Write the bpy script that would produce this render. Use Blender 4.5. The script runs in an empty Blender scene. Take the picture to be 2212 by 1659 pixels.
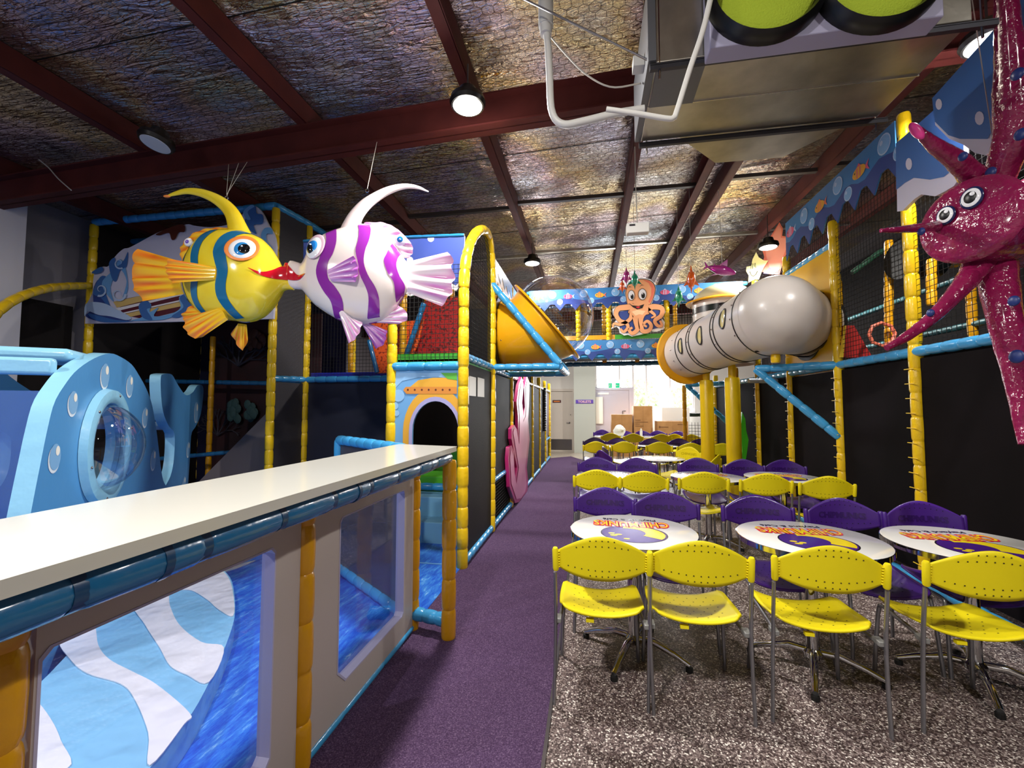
import bpy, math, random
from mathutils import Vector, Matrix
random.seed(7)
sc = bpy.context.scene
COL = sc.collection
# ------------------------------------------------------------------ camera
FPX = 940.0; CU, CV = 1106.0, 829.5; HZ = 880.0; VPU = 1275.0; EYE = 1.5
PIT = math.atan((HZ - CV) / FPX); YAW = math.atan((VPU - CU) / FPX * math.cos(PIT))
cam_d = bpy.data.cameras.new('camera'); cam = bpy.data.objects.new('camera', cam_d); COL.objects.link(cam)
cam.location = (0, 0, EYE); cam.rotation_euler = (math.pi / 2 + PIT, 0, YAW)
cam_d.sensor_width = 36.0; cam_d.lens = FPX / 2212 * 36.0; cam_d.clip_start = 0.05; cam_d.clip_end = 200
sc.camera = cam
# ------------------------------------------------------------------ colour management and world
sc.view_settings.view_transform = 'Standard'; sc.view_settings.look = 'None'
sc.view_settings.gamma = 1.0; sc.view_settings.use_curve_mapping = False
sc.view_settings.exposure = 0.33
w = bpy.data.worlds.new('world'); sc.world = w; w.use_nodes = True
bg = w.node_tree.nodes['Background']; bg.inputs[0].default_value = (0.93, 0.97, 1.0, 1); bg.inputs[1].default_value = 9.0
sc.cycles.max_bounces = 8; sc.cycles.diffuse_bounces = 4; sc.cycles.glossy_bounces = 4
sc.cycles.transmission_bounces = 8; sc.cycles.transparent_max_bounces = 24
sc.cycles.caustics_reflective = False; sc.cycles.caustics_refractive = False
sc.cycles.sample_clamp_indirect = 6.0; sc.cycles.use_denoising = True
LAMPS = [(-0.98, 3.37, 1), (-0.97, 7.4, 1), (2.77, 7.3, 1), (2.72, 3.4, 1), (-4.05, 3.35, 0),
         (-0.97, 11.2, 1), (2.92, 11.2, 1), (-0.9, -0.35, 1), (2.8, -0.4, .55), (-4.2, -0.4, .85)]
LAMP_W = 102.0
def area(name, loc, rot, sx, sy, power, color=(1, 1, 1), shape='RECTANGLE', spread=math.pi, portal=False):
    d = bpy.data.lights.new(name, 'AREA'); d.shape = shape; d.size = sx; d.size_y = sy; d.energy = power; d.color = color; d.spread = spread
    if portal: d.cycles.is_portal = True
    o = bpy.data.objects.new(name, d); COL.objects.link(o); o.location = loc; o.rotation_euler = rot
    return o
# daylight through the window band in the far wall
area('window_daylight', (1.7, 14.8, 2.05), (math.radians(-90), 0, 0), 2.9, 2.1, 150, (0.93, 0.97, 1.0))

# ------------------------------------------------------------------ geometry of the view, used to measure real positions
_c, _s = math.cos(YAW), math.sin(YAW)
_R = Vector((_c, _s, 0)); _F0 = Vector((-_s, _c, 0))
_F = _F0 * math.cos(PIT) + Vector((0, 0, math.sin(PIT))); _U = -_F0 * math.sin(PIT) + Vector((0, 0, math.cos(PIT)))
O = Vector((0, 0, EYE))
def ray(u, v): return _F + _R * ((u - CU) / FPX) - _U * ((v - CV) / FPX)
def at(u, v, X=None, Y=None, Z=None):
    d = ray(u, v)
    t = X / d.x if X is not None else (Y / d.y if Y is not None else (Z - EYE) / d.z)
    return O + d * t
class Pl:
    """a plane of the place: point and normal (turned to face the viewer's side)"""
    def __init__(s, p, n):
        s.p = Vector(p); s.n = Vector(n).normalized()
        if s.n.dot(O - s.p) < 0: s.n = -s.n
        s.up = Vector((0, 0, 1)) - s.n * s.n.z
        s.up.normalize(); s.x = s.up.cross(s.n)
    def w(s, u, v, off=0.0):
        d = ray(u, v); t = (s.p - O).dot(s.n) / d.dot(s.n)
        return O + d * t + s.n * off
    def l(s, a, b, off=0.0): return s.p + s.x * a + s.up * b + s.n * off
    def m(s, q, off=0.0):      # local coordinates of a world point
        d = q - s.p
        return (d.dot(s.x), d.dot(s.up))
# ------------------------------------------------------------------ mesh builder
def soft(L, k=5):      # closed outline rounded through its points
    n = len(L); out = []
    for i in range(n):
        a, b, c, d = (Vector((*L[(i + j) % n][:2], 0)) for j in (-1, 0, 1, 2))
        for q in range(k):
            t = q / k; p = 0.5 * ((2 * b) + (c - a) * t + (2 * a - 5 * b + 4 * c - d) * t * t + (3 * b - a - 3 * c + d) * t ** 3); out.append((p.x, p.y))
    return out
def catmull(pts, n):
    P = [Vector(p) for p in pts]; out = []
    if len(P) < 3: return [P[0].lerp(P[-1], i / (n - 1)) for i in range(n)]
    m = len(P) - 1
    for i in range(n):
        f = i / (n - 1) * m; k = min(int(f), m - 1); t = f - k
        a = P[k - 1] if k > 0 else P[k] * 2 - P[k + 1]; b = P[k]; c = P[k + 1]; d = P[k + 2] if k + 2 <= m else P[k + 1] * 2 - P[k]
        out.append(0.5 * ((2 * b) + (c - a) * t + (2 * a - 5 * b + 4 * c - d) * t * t + (3 * b - a - 3 * c + d) * t ** 3))
    return out
def perp(t):
    a = Vector((0, 0, 1)) if abs(t.z) < 0.9 else Vector((0, 1, 0))
    x = t.cross(a).normalized(); return x, t.cross(x).normalized()
class MB:
    def __init__(s): s.v = []; s.f = []; s.m = []; s.uv = {}; s.sm = []
    def add(s, vs, fs, m=0, uv=None, sm=True):
        b = len(s.v); s.v += [tuple(p) for p in vs]
        if uv:
            for i, q in enumerate(uv): s.uv[b + i] = q
        for f in fs: s.f.append([b + i for i in f]); s.m.append(m); s.sm.append(sm)
        return s
    def poly(s, pts, m=0): return s.add(pts, [list(range(len(pts)))], m, sm=False)
    def box(s, x0, x1, y0, y1, z0, z1, m=0):
        vs = [(x, y, z) for z in (z0, z1) for x, y in ((x0, y0), (x1, y0), (x1, y1), (x0, y1))]
        return s.add(vs, [(3, 2, 1, 0), (4, 5, 6, 7), (0, 1, 5, 4), (1, 2, 6, 5), (2, 3, 7, 6), (3, 0, 4, 7)], m, sm=False)
    def obox(s, c, a, b, d, m=0):       # centre and three half vectors
        c, a, b, d = Vector(c), Vector(a), Vector(b), Vector(d)
        if a.cross(b).dot(d) < 0: a = -a
        vs = [c + a * i + b * j + d * k for k in (-1, 1) for i, j in ((-1, -1), (1, -1), (1, 1), (-1, 1))]
        return s.add(vs, [(3, 2, 1, 0), (4, 5, 6, 7), (0, 1, 5, 4), (1, 2, 6, 5), (2, 3, 7, 6), (3, 0, 4, 7)], m, sm=False)
    def beam(s, p, q, wv, hv, m=0):     # bar from p to q, half-width vector, half-height vector
        p, q = Vector(p), Vector(q); return s.obox((p + q) / 2, (q - p) / 2, wv, hv, m)
    def prism(s, pts, vec, m=0, ms=None):   # front polygon pushed along vec
        n = len(pts); vec = Vector(vec); P = [Vector(p) for p in pts]
        s.add(P, [list(range(n))], m, sm=False); s.add([p + vec for p in P], [list(range(n))[::-1]], m if ms is None else ms, sm=False)
        s.add(P + [p + vec for p in P], [(i, n + i, n + (i + 1) % n, (i + 1) % n) for i in range(n)], m if ms is None else ms, sm=True)
        return s
    def tube(s, pts, r, n=10, m=0, caps=True, flat=None, closed=False):
        P = [Vector(p) for p in pts]; k = len(P); R = r if isinstance(r, (list, tuple)) else [r] * k
        vs = []; x = None
        for i, p in enumerate(P):
            a = P[(i - 1) % k] if closed else P[max(i - 1, 0)]; b = P[(i + 1) % k] if closed else P[min(i + 1, k - 1)]
            t = (b - a).normalized()
            if x is None: x, y = perp(t)
            else:
                x = (x - t * x.dot(t)).normalized(); y = t.cross(x)
            for j in range(n):
                an = 2 * math.pi * j / n; d = x * math.cos(an) + y * math.sin(an)
                if flat is not None: d = d - flat[0] * d.dot(flat[0]) * (1 - flat[1])
                vs.append(p + d * R[i])
        kk = k if closed else k - 1
        fs = [(i * n + j, i * n + (j + 1) % n, ((i + 1) % k) * n + (j + 1) % n, ((i + 1) % k) * n + j) for i in range(kk) for j in range(n)]
        if caps and not closed: fs += [list(range(n))[::-1], list(range((k - 1) * n, k * n))]
        return s.add(vs, fs, m)
    def padded(s, pts, r, seg=0.17, m=0, n=12, rnd=True):    # foam sleeve, pinched by straps
        P = [Vector(p) for p in pts]; L = [0]
        for a, b in zip(P, P[1:]): L.append(L[-1] + (b - a).length)
        tot = L[-1]; k = max(1, round(tot / seg)); q = []; R = []
        def pos(d):
            for i in range(len(P) - 1):
                if d <= L[i + 1] + 1e-9: return P[i].lerp(P[i + 1], (d - L[i]) / max(L[i + 1] - L[i], 1e-9))
            return P[-1]
        sg = tot / k; e = min(0.012, sg * 0.12)
        for i in range(k):
            rr = r * (1 + (random.random() - .5) * .08 if rnd else 1)
            for d, f in ((0.0005, .86), (e * .6, .93), (e * 2, 1.0), (sg * .5, 1.03), (sg - e * 2, 1.0), (sg - e * .6, .93)):
                q.append(pos(i * sg + d)); R.append(rr * f)
        q.append(pos(tot)); R.append(r * .86)
        return s.tube(q, R, n, m)
    def lathe(s, o, ax, prof, n=24, m=0, arc=None):
        o = Vector(o); ax = Vector(ax).normalized(); x, y = perp(ax); vs = []
        for h, r in prof:
            for j in range(n):
                an = 2 * math.pi * j / n; vs.append(o + ax * h + (x * math.cos(an) + y * math.sin(an)) * r)
        k = len(prof)
        return s.add(vs, [(i * n + j, i * n + (j + 1) % n, (i + 1) * n + (j + 1) % n, (i + 1) * n + j) for i in range(k - 1) for j in range(n)], m)
    def ball(s, c, a, b, d, nu=20, nv=12, m=0, v0=0.0, v1=1.0):
        c, a, b, d = Vector(c), Vector(a), Vector(b), Vector(d); vs = []
        for i in range(nv + 1):
            ph = math.pi * (v0 + (v1 - v0) * i / nv)
            for j in range(nu):
                th = 2 * math.pi * j / nu
                vs.append(c + a * math.sin(ph) * math.cos(th) + b * math.sin(ph) * math.sin(th) + d * math.cos(ph))
        return s.add(vs, [(i * nu + j, i * nu + (j + 1) % nu, (i + 1) * nu + (j + 1) % nu, (i + 1) * nu + j) for i in range(nv) for j in range(nu)], m)
    def grid(s, fn, nu, nv, m=0, uv=True):
        vs = [fn(i / nu, j / nv) for j in range(nv + 1) for i in range(nu + 1)]
        u = [(i / nu, j / nv) for j in range(nv + 1) for i in range(nu + 1)] if uv else None
        w_ = nu + 1
        return s.add(vs, [(j * w_ + i, j * w_ + i + 1, (j + 1) * w_ + i + 1, (j + 1) * w_ + i) for j in range(nv) for i in range(nu)], m, u)
    def text(s, txt, size, fn, m=0, ext=0.0, align='CENTER', offset=0.0):
        c = bpy.data.curves.new('t', 'FONT'); c.body = txt; c.size = size; c.align_x = align; c.extrude = ext; c.resolution_u = 3; c.offset = offset
        o = bpy.data.objects.new('t', c); COL.objects.link(o); bpy.context.view_layer.update()
        me = bpy.data.meshes.new_from_object(o)
        s.add([fn(p.co.x, p.co.y, p.co.z) for p in me.vertices], [list(p.vertices) for p in me.polygons], m, sm=False)
        bpy.data.objects.remove(o); bpy.data.curves.remove(c); bpy.data.meshes.remove(me); return s
    def build(s, name, mats, parent=None, smooth=40, local=False, bevel=0, solid=0, weld=False):
        me = bpy.data.meshes.new(name); me.from_pydata(s.v, [], s.f)
        if not isinstance(mats, (list, tuple)): mats = [mats]
        for q in mats: me.materials.append(q)
        me.polygons.foreach_set('material_index', s.m)
        me.polygons.foreach_set('use_smooth', [bool(smooth) and x for x in s.sm])
        if s.uv:
            ul = me.uv_layers.new(name='UVMap')
            for lp in me.loops: ul.data[lp.index].uv = s.uv.get(lp.vertex_index, (0, 0))
        me.update()
        if smooth: me.set_sharp_from_angle(angle=math.radians(smooth))
        o = bpy.data.objects.new(name, me); COL.objects.link(o)
        if parent is not None:
            o.parent = parent
            if not local and 'root' in parent:
                r = parent['root']; o.location = (-r[0], -r[1], -r[2])
        if bevel:
            b = o.modifiers.new('bevel', 'BEVEL'); b.width = bevel; b.segments = 2; b.limit_method = 'ANGLE'; b.angle_limit = math.radians(40)
        if solid:
            b = o.modifiers.new('solid', 'SOLIDIFY'); b.thickness = solid; b.offset = 0
        return o
def tag(o, label, cat, group=None):
    o['label'] = label; o['category'] = cat
    if group: o['group'] = group
    return o
def struct(o): o['kind'] = 'structure'; return o
def thing(name, loc, label, cat, group=None, rz=0.0):
    o = bpy.data.objects.new(name, None); COL.objects.link(o); o.location = loc; o.rotation_euler = (0, 0, rz); o.empty_display_size = 0.1
    o['root'] = list(loc); tag(o, label, cat, group); return o
def lab(o, t): o['label'] = t; return o
def copy_tree(o, parent=None):
    c = o.copy(); COL.objects.link(c)
    if parent is not None: c.parent = parent
    for ch in list(o.children): copy_tree(ch, c)
    return c
# ------------------------------------------------------------------ materials
def hx(h): # sRGB hex to linear
    h = h.lstrip('#'); return tuple((lambda c: c / 12.92 if c <= .04045 else ((c + .055) / 1.055) ** 2.4)(int(h[i:i + 2], 16) / 255) for i in (0, 2, 4)) + (1,)
_M = {}
def mat(name, col='#808080', rough=0.5, metal=0.0, bump=None, coat=0.0, var=None, spec=0.5, trans=0.0, emit=None, alpha=1.0, ior=1.45, dist=0.01):
    if name in _M: return _M[name]
    m = bpy.data.materials.new(name); m.use_nodes = True; nt = m.node_tree; b = nt.nodes['Principled BSDF']
    c = hx(col) if isinstance(col, str) else col
    b.inputs['Base Color'].default_value = c; b.inputs['Roughness'].default_value = rough; b.inputs['Metallic'].default_value = metal
    b.inputs['Specular IOR Level'].default_value = spec; b.inputs['IOR'].default_value = ior
    if coat: b.inputs['Coat Weight'].default_value = coat; b.inputs['Coat Roughness'].default_value = 0.08
    if trans: b.inputs['Transmission Weight'].default_value = trans
    if alpha < 1: b.inputs['Alpha'].default_value = alpha
    if emit: b.inputs['Emission Color'].default_value = hx(emit[0]); b.inputs['Emission Strength'].default_value = emit[1]
    tc = nt.nodes.new('ShaderNodeTexCoord')
    if bump:
        n = nt.nodes.new('ShaderNodeTexNoise'); n.inputs['Scale'].default_value = bump[0]; n.inputs['Detail'].default_value = 3
        k = nt.nodes.new('ShaderNodeBump'); k.inputs['Strength'].default_value = bump[1]; k.inputs['Distance'].default_value = dist
        nt.links.new(tc.outputs['Object'], n.inputs['Vector']); nt.links.new(n.outputs['Fac'], k.inputs['Height']); nt.links.new(k.outputs['Normal'], b.inputs['Normal'])
    if var:   # (second colour, scale, low, high)
        n = nt.nodes.new('ShaderNodeTexNoise'); n.inputs['Scale'].default_value = var[1]; n.inputs['Detail'].default_value = 4
        r = nt.nodes.new('ShaderNodeValToRGB'); r.color_ramp.elements[0].color = c; r.color_ramp.elements[1].color = hx(var[0])
        r.color_ramp.elements[0].position = var[2]; r.color_ramp.elements[1].position = var[3]
        nt.links.new(tc.outputs['Object'], n.inputs['Vector']); nt.links.new(n.outputs['Fac'], r.inputs['Fac']); nt.links.new(r.outputs['Color'], b.inputs['Base Color'])
    _M[name] = m; return m
def clear(name, tint='#FFFFFF', gloss=.06, edge=.7):   # thin sheet: lets light through, mirrors a little at grazing angles
    m = bpy.data.materials.new(name); m.use_nodes = True; t = m.node_tree; t.nodes.clear()
    o = t.nodes.new('ShaderNodeOutputMaterial'); tr = t.nodes.new('ShaderNodeBsdfTransparent'); g = t.nodes.new('ShaderNodeBsdfGlossy'); x = t.nodes.new('ShaderNodeMixShader'); lw = t.nodes.new('ShaderNodeLayerWeight'); r = t.nodes.new('ShaderNodeMapRange')
    tr.inputs[0].default_value = hx(tint); g.inputs['Roughness'].default_value = .02; lw.inputs[0].default_value = .35; r.inputs['To Min'].default_value = gloss; r.inputs['To Max'].default_value = edge
    t.links.new(lw.outputs['Facing'], r.inputs['Value']); t.links.new(r.outputs[0], x.inputs[0]); t.links.new(tr.outputs[0], x.inputs[1]); t.links.new(g.outputs[0], x.inputs[2]); t.links.new(x.outputs[0], o.inputs[0]); return m
class NT:   # tiny node helper
    def __init__(s, m): s.m = m; s.t = m.node_tree; s.b = s.t.nodes['Principled BSDF']
    def n(s, typ, **k):
        o = s.t.nodes.new('ShaderNode' + typ)
        for a, v in k.items():
            if a.startswith('i_'): o.inputs[int(a[2:])].default_value = v
            else: setattr(o, a, v)
        return o
    def l(s, a, b): s.t.links.new(a, b)
    def math(s, op, a, b=None, c=None):
        o = s.n('Math', operation=op)
        for i, q in enumerate((a, b, c)):
            if q is None: continue
            if isinstance(q, (int, float)): o.inputs[i].default_value = q
            else: s.l(q, o.inputs[i])
        return o.outputs[0]
    def ramp(s, fac, els, interp='LINEAR'):
        r = s.n('ValToRGB'); r.color_ramp.interpolation = interp; e = r.color_ramp.elements
        while len(e) < len(els): e.new(0.5)
        for q, (p, c) in zip(e, els): q.position = p; q.color = hx(c) if isinstance(c, str) else c
        s.l(fac, r.inputs['Fac']); return r.outputs['Color']
    def mix(s, fac, a, b):
        o = s.n('Mix', data_type='RGBA')
        for i, q in ((0, fac), (6, a), (7, b)):
            if isinstance(q, (int, float)): o.inputs[i].default_value = q
            elif isinstance(q, str): o.inputs[i].default_value = hx(q)
            else: s.l(q, o.inputs[i])
        return o.outputs[2]
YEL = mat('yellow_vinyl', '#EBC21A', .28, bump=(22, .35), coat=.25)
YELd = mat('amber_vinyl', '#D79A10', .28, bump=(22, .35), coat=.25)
BLU = mat('blue_vinyl', '#3E9BD3', .25, bump=(22, .35), coat=.3)
BLUd = mat('deep_blue_vinyl', '#1F6595', .22, bump=(16, .3), coat=.4)
LBL = mat('light_blue_vinyl', '#8CC6E4', .3, bump=(9, .5), coat=.2, dist=.015)
MBL = mat('mid_blue_print', '#4F93CC', .35, bump=(6, .3), coat=.1)
WHT = mat('white_gloss', '#D0CFC7', .22, coat=.4)
WHTp = mat('white_paint', '#E6E4DE', .6)
PNL = mat('grey_panel', '#B9AFAA', .45)
BLK = mat('black_screen', '#171415', .7, spec=.25, bump=(160, .3), var=('#201B1C', 3, .3, .7))
NETK = mat('net_cord', '#0C0B0B', .7)
CHR = mat('chrome', '#C9C7C8', .07, 1.0)
STL = mat('satin_steel', '#77757A', .32, .9)
GAL = mat('galvanised_steel', '#C6C2B6', .3, .95, bump=(9, .12), var=('#A39F95', 5, .3, .7))
RUST = mat('oxide_red_steel', '#55231F', .65, spec=.25, bump=(5, .1), var=('#481C1A', 4, .3, .7))
BLKp = mat('black_plastic', '#0B0B0C', .35)
RUB = mat('black_rubber', '#0E0E0E', .6)
ART = {k: mat('print_' + k, c, .4, coat=.1) for k, c in dict(
    navy='#34468A', blue='#3F6DAE', sky='#6FA8DC', pale='#B9CFEC', white='#EDEBEE', black='#141214', orange='#EE8A3C',
    peach='#F0AA78', coral='#E8795F', yellow='#F2CD3E', pink='#E58AB8', red='#D22D3A', maroon='#5A1E2E', sand='#DDBB72', gold='#E2A93A',
    green='#5DB442', purple='#6B4FC0', brown='#5C2A1E', grey='#9A98A8', teal='#3FA9C9', lilac='#A9A6D6', deep='#1B2A6E', mist='#D4D2E4').items()}
# ================================================================== SHELL
XL, XR, YB, YF = -7.4, 5.4, 15.0, -4.2       # left wall, right wall, far wall, wall behind the viewer
def roof(x): return 4.604 + 0.04 * x
m = mat('speckled_vinyl', '#776C68', .42, coat=.0); k = NT(m)
tc = k.n('TexCoord'); vo = k.n('TexVoronoi'); vo.inputs['Scale'].default_value = 150; k.l(tc.outputs['Object'], vo.inputs['Vector'])
no = k.n('TexNoise'); no.inputs['Scale'].default_value = 60; k.l(tc.outputs['Object'], no.inputs['Vector'])
sx = k.n('SeparateColor'); k.l(vo.outputs['Color'], sx.inputs[0])
c1 = k.ramp(sx.outputs[0], [(0, '#3A2E2E'), (.3, '#5C4D4C'), (.58, '#7F716E'), (.8, '#AA9D98'), (.93, '#E8E0D8')], 'CONSTANT')
k.l(c1, k.b.inputs['Base Color']); bp = k.n('Bump'); bp.inputs['Strength'].default_value = .25; bp.inputs['Distance'].default_value = .003
k.l(no.outputs['Fac'], bp.inputs['Height']); k.l(bp.outputs['Normal'], k.b.inputs['Normal'])
struct(MB().box(XL, XR, YF, YB, -.1, 0).build('floor', m))
m = mat('purple_carpet', '#56365F', .95, spec=.15); k = NT(m)
tc = k.n('TexCoord'); no = k.n('TexNoise'); no.inputs['Scale'].default_value = 170; no.inputs['Detail'].default_value = 6; k.l(tc.outputs['Object'], no.inputs['Vector'])
c1 = k.ramp(no.outputs['Fac'], [(.3, '#36253F'), (.55, '#533E5C'), (.75, '#7A6680')]); k.l(c1, k.b.inputs['Base Color'])
bp = k.n('Bump'); bp.inputs['Strength'].default_value = .6; bp.inputs['Distance'].default_value = .006; k.l(no.outputs['Fac'], bp.inputs['Height']); k.l(bp.outputs['Normal'], k.b.inputs['Normal'])
cb = MB(); cb.prism([(-1.2, YF, .008), (-.215, YF, .008), (-.215, 12.6, .008), (-.6, 13.5, .008), (-1.2, 12.9, .008)], (0, 0, -.007)); struct(cb.build('floor_carpet', m))
struct(MB().beam((-.208, YF, .006), (-.208, 12.6, .006), (.008, 0, 0), (0, 0, .006)).build('trim_1', STL))
struct(MB().box(XL, XR, 12.9, YB, .0005, .004).build('floor_entrance', mat('beige_vinyl', '#B9AE9E', .25, var=('#A79B8C', 30, .4, .6))))
m = mat('sea_print_vinyl', '#2C63C9', .3, coat=.15); k = NT(m)
tc = k.n('TexCoord'); mp = k.n('Mapping'); mp.inputs['Rotation'].default_value = (0, 0, -.5); mp.inputs['Scale'].default_value = (6.0, 1.3, 1); k.l(tc.outputs['Object'], mp.inputs['Vector'])
no = k.n('TexNoise'); no.inputs['Scale'].default_value = 3.2; no.inputs['Detail'].default_value = 12; no.inputs['Roughness'].default_value = .78; no.inputs['Distortion'].default_value = .15; k.l(mp.outputs[0], no.inputs['Vector'])
c1 = k.ramp(no.outputs['Fac'], [(.25, '#1A3FA8'), (.45, '#2A5FD0'), (.56, '#3F86E0'), (.62, '#6FB0EE'), (.68, '#DDEBFA')]); k.l(c1, k.b.inputs['Base Color'])
struct(MB().box(XL, -1.2, -2.0, 4.9, .001, .012).build('floor_sea_mat', m))
struct(MB().box(-1.2, -.92, 2.87, 4.0, .0085, .0125).build('floor_sea_mat', m)) if False else None
# walls
WALLM = mat('shaded_wall', '#8E8A93', .7, var=('#837F88', 2, .3, .7))  # shade on the left wall put into its colour as grey
struct(MB().box(XL - .15, XL, YF, YB, 0, 4.8).build('wall_left', WALLM))
struct(MB().box(XR, XR + .15, YF, YB, 0, 5.1).build('wall_right', mat('dark_wall', '#3A3437', .8)))
struct(MB().box(XL, XR, YF - .15, YF, 0, 5.1).build('wall_front', mat('pale_wall', '#D8D4CC', .8)))
struct(MB().box(XL, XL + .6, 3.55, 4.1, 0, 4.4).build('trim_2', mat('pier_paint', '#C9C6CC', .7)))
WX0, WX1, WZ0, WZ1 = .17, 3.35, 1.35, 3.12
bw = MB(); BW = mat('far_wall_paint', '#DAD6D0', .7)
bw.box(XL, WX0, YB, YB + .2, 0, 5.1); bw.box(WX1, XR, YB, YB + .2, 0, 5.1); bw.box(WX0, WX1, YB, YB + .2, WZ1, 5.1); bw.box(1.42, WX1, YB, YB + .2, 0, WZ0); bw.box(WX0, 1.42, YB, YB + .2, 2.1, 2.14)
struct(bw.build('wall_back', BW))
struct(MB().box(-.53, .17, YB - .45, YB, 0, 3.6).build('wall_column', mat('column_paint', '#C6CCC4', .6)))
struct(MB().box(-1.8, -.53, YB - .06, YB - .001, 2.12, 2.16).build('trim_3', BW))
struct(MB().box(-.53, -.0, YB - .47, YB - .45, 0, .1).build('baseboard_back', BW)) if False else None
# ceiling of crinkled reflective foil under wire netting
m = mat('crinkled_foil', '#B5ABA0', .2, .92); k = NT(m)
tc = k.n('TexCoord'); mp = k.n('Mapping'); mp.inputs['Scale'].default_value = (.9, 3.4, 1); k.l(tc.outputs['Object'], mp.inputs['Vector'])
n1 = k.n('TexNoise'); n1.inputs['Scale'].default_value = 4.5; n1.inputs['Detail'].default_value = 5; n1.inputs['Distortion'].default_value = .9; n1.inputs['Roughness'].default_value = .55; k.l(mp.outputs[0], n1.inputs['Vector'])
n2 = k.n('TexNoise'); n2.inputs['Scale'].default_value = .55; n2.inputs['Detail'].default_value = 2; k.l(tc.outputs['Object'], n2.inputs['Vector'])
base = k.ramp(n2.outputs['Fac'], [(.32, '#BDB6C6'), (.42, '#C9BDB2'), (.5, '#E2C894'), (.57, '#CDB4B4'), (.66, '#B4B4B8')])  # gold and lavender blotches: reflections painted into the foil colour
# hexagonal wire netting drawn from two offset lattices
mh = k.n('Mapping'); mh.inputs['Scale'].default_value = (11, 11, 11); k.l(tc.outputs['Object'], mh.inputs['Vector'])
nz = k.n('TexNoise'); nz.inputs['Scale'].default_value = 3; k.l(tc.outputs['Object'], nz.inputs['Vector'])
mx = k.n('Mix', data_type='RGBA', blend_type='ADD'); mx.inputs[0].default_value = .5; k.l(mh.outputs[0], mx.inputs[6]); k.l(nz.outputs['Color'], mx.inputs[7])
sp = k.n('SeparateXYZ'); k.l(mx.outputs[2], sp.inputs[0]); hxx, hyy = sp.outputs[0], sp.outputs[1]
def cell(ox, oy):
    a = k.math('ABSOLUTE', k.math('SUBTRACT', k.math('WRAP', k.math('ADD', hxx, ox), 1.0, 0.0), .5))
    y = k.math('ABSOLUTE', k.math('SUBTRACT', k.math('WRAP', k.math('ADD', hyy, oy), 1.732, 0.0), .866))
    return k.math('MAXIMUM', a, k.math('ADD', k.math('MULTIPLY', a, .5), k.math('MULTIPLY', y, .866)))
hd = k.math('MINIMUM', cell(0, 0), cell(.5, .866))
wire = k.math('GREATER_THAN', hd, .46)
base = k.mix(k.math('MULTIPLY', wire, .55), base, '#2A2522'); k.l(base, k.b.inputs['Base Color'])
mp3 = k.n('Mapping'); mp3.inputs['Scale'].default_value = (1.6, 8.5, 1); k.l(tc.outputs['Object'], mp3.inputs['Vector'])
n3 = k.n('TexNoise'); n3.inputs['Scale'].default_value = 1.7; n3.inputs['Detail'].default_value = 3; n3.inputs['Distortion'].default_value = 1.4; k.l(mp3.outputs[0], n3.inputs['Vector'])
rdg = k.math('SUBTRACT', 1.0, k.math('ABSOLUTE', k.math('MULTIPLY_ADD', n3.outputs['Fac'], 4.0, -2.0)))
n4 = k.n('TexNoise'); n4.inputs['Scale'].default_value = 1.3; n4.inputs['Detail'].default_value = 2; n4.inputs['Distortion'].default_value = .5; k.l(tc.outputs['Object'], n4.inputs['Vector'])
ht = k.math('ADD', k.math('MULTIPLY_ADD', n4.outputs['Fac'], 1.3, k.math('ADD', k.math('MULTIPLY', n1.outputs['Fac'], .3), k.math('MULTIPLY', k.math('MAXIMUM', rdg, 0.0), .13))), k.math('MULTIPLY', wire, .02))
bp = k.n('Bump'); bp.inputs['Strength'].default_value = 1.0; bp.inputs['Distance'].default_value = .1; k.l(ht, bp.inputs['Height']); k.l(bp.outputs['Normal'], k.b.inputs['Normal'])
FOIL = m
cl = MB(); cl.add([(XL, YF, roof(XL)), (XR, YF, roof(XR)), (XR, YB, roof(XR)), (XL, YB, roof(XL))], [(0, 3, 2, 1)]); cl.add([(XL, YF, roof(XL) + .1), (XR, YF, roof(XR) + .1), (XR, YB, roof(XR) + .1), (XL, YB, roof(XL) + .1)], [(0, 1, 2, 3)])
struct(cl.build('ceiling', FOIL, smooth=0))
# lap joints of the foil
for y in (1.6, 2.75, 5.05, 7.3, 8.6):
    struct(MB().beam((XL, y, roof(XL) - .004), (XR, y, roof(XR) - .004), (0, .004, 0), (0, 0, .002)).build('trim_4', BLKp))
# purlins: C sections running down the hall
def csec(x, w_=.1, h=.2, flip=1):
    z1 = roof(x) - .005; q = MB(); z0 = z1 - h; t = .006
    q.box(x - t, x + t, YF, YB, z0, z1); q.box(min(x, x + flip * w_), max(x, x + flip * w_), YF, YB, z0, z0 + t * 2); q.box(min(x, x + flip * w_), max(x, x + flip * w_), YF, YB, z1 - t * 2, z1)
    return q
for x, f in ((-6.55, -1), (-4.6, -1), (-2.72, -1), (-1.02, -1), (.5, 1), (1.52, -1), (1.75, 1), (2.95, 1), (4.4, 1)):
    struct(csec(x, flip=f).build('ceiling_purlin', RUST))
# rafters: deep I beams across the hall
def ibeam(y, x0, x1):
    q = MB()
    def z(x): return roof(x) - .2
    for (ya, yb, dz0, dz1) in ((-.008, .008, -.30, 0), (-.085, .085, -.30, -.284), (-.085, .085, -.016, 0)):
        vs = [(x, y + yy, z(x) + dz) for x in (x0, x1) for yy, dz in ((ya, dz0), (yb, dz0), (yb, dz1), (ya, dz1))]
        q.add(vs, [(0, 1, 2, 3), (7, 6, 5, 4), (0, 4, 5, 1), (1, 5, 6, 2), (2, 6, 7, 3), (3, 7, 4, 0)], sm=False)
    return q
for y in (-1.6, 3.8, 13.2): struct(ibeam(y, XL, XR).build('ceiling_rafter', RUST))
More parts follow.
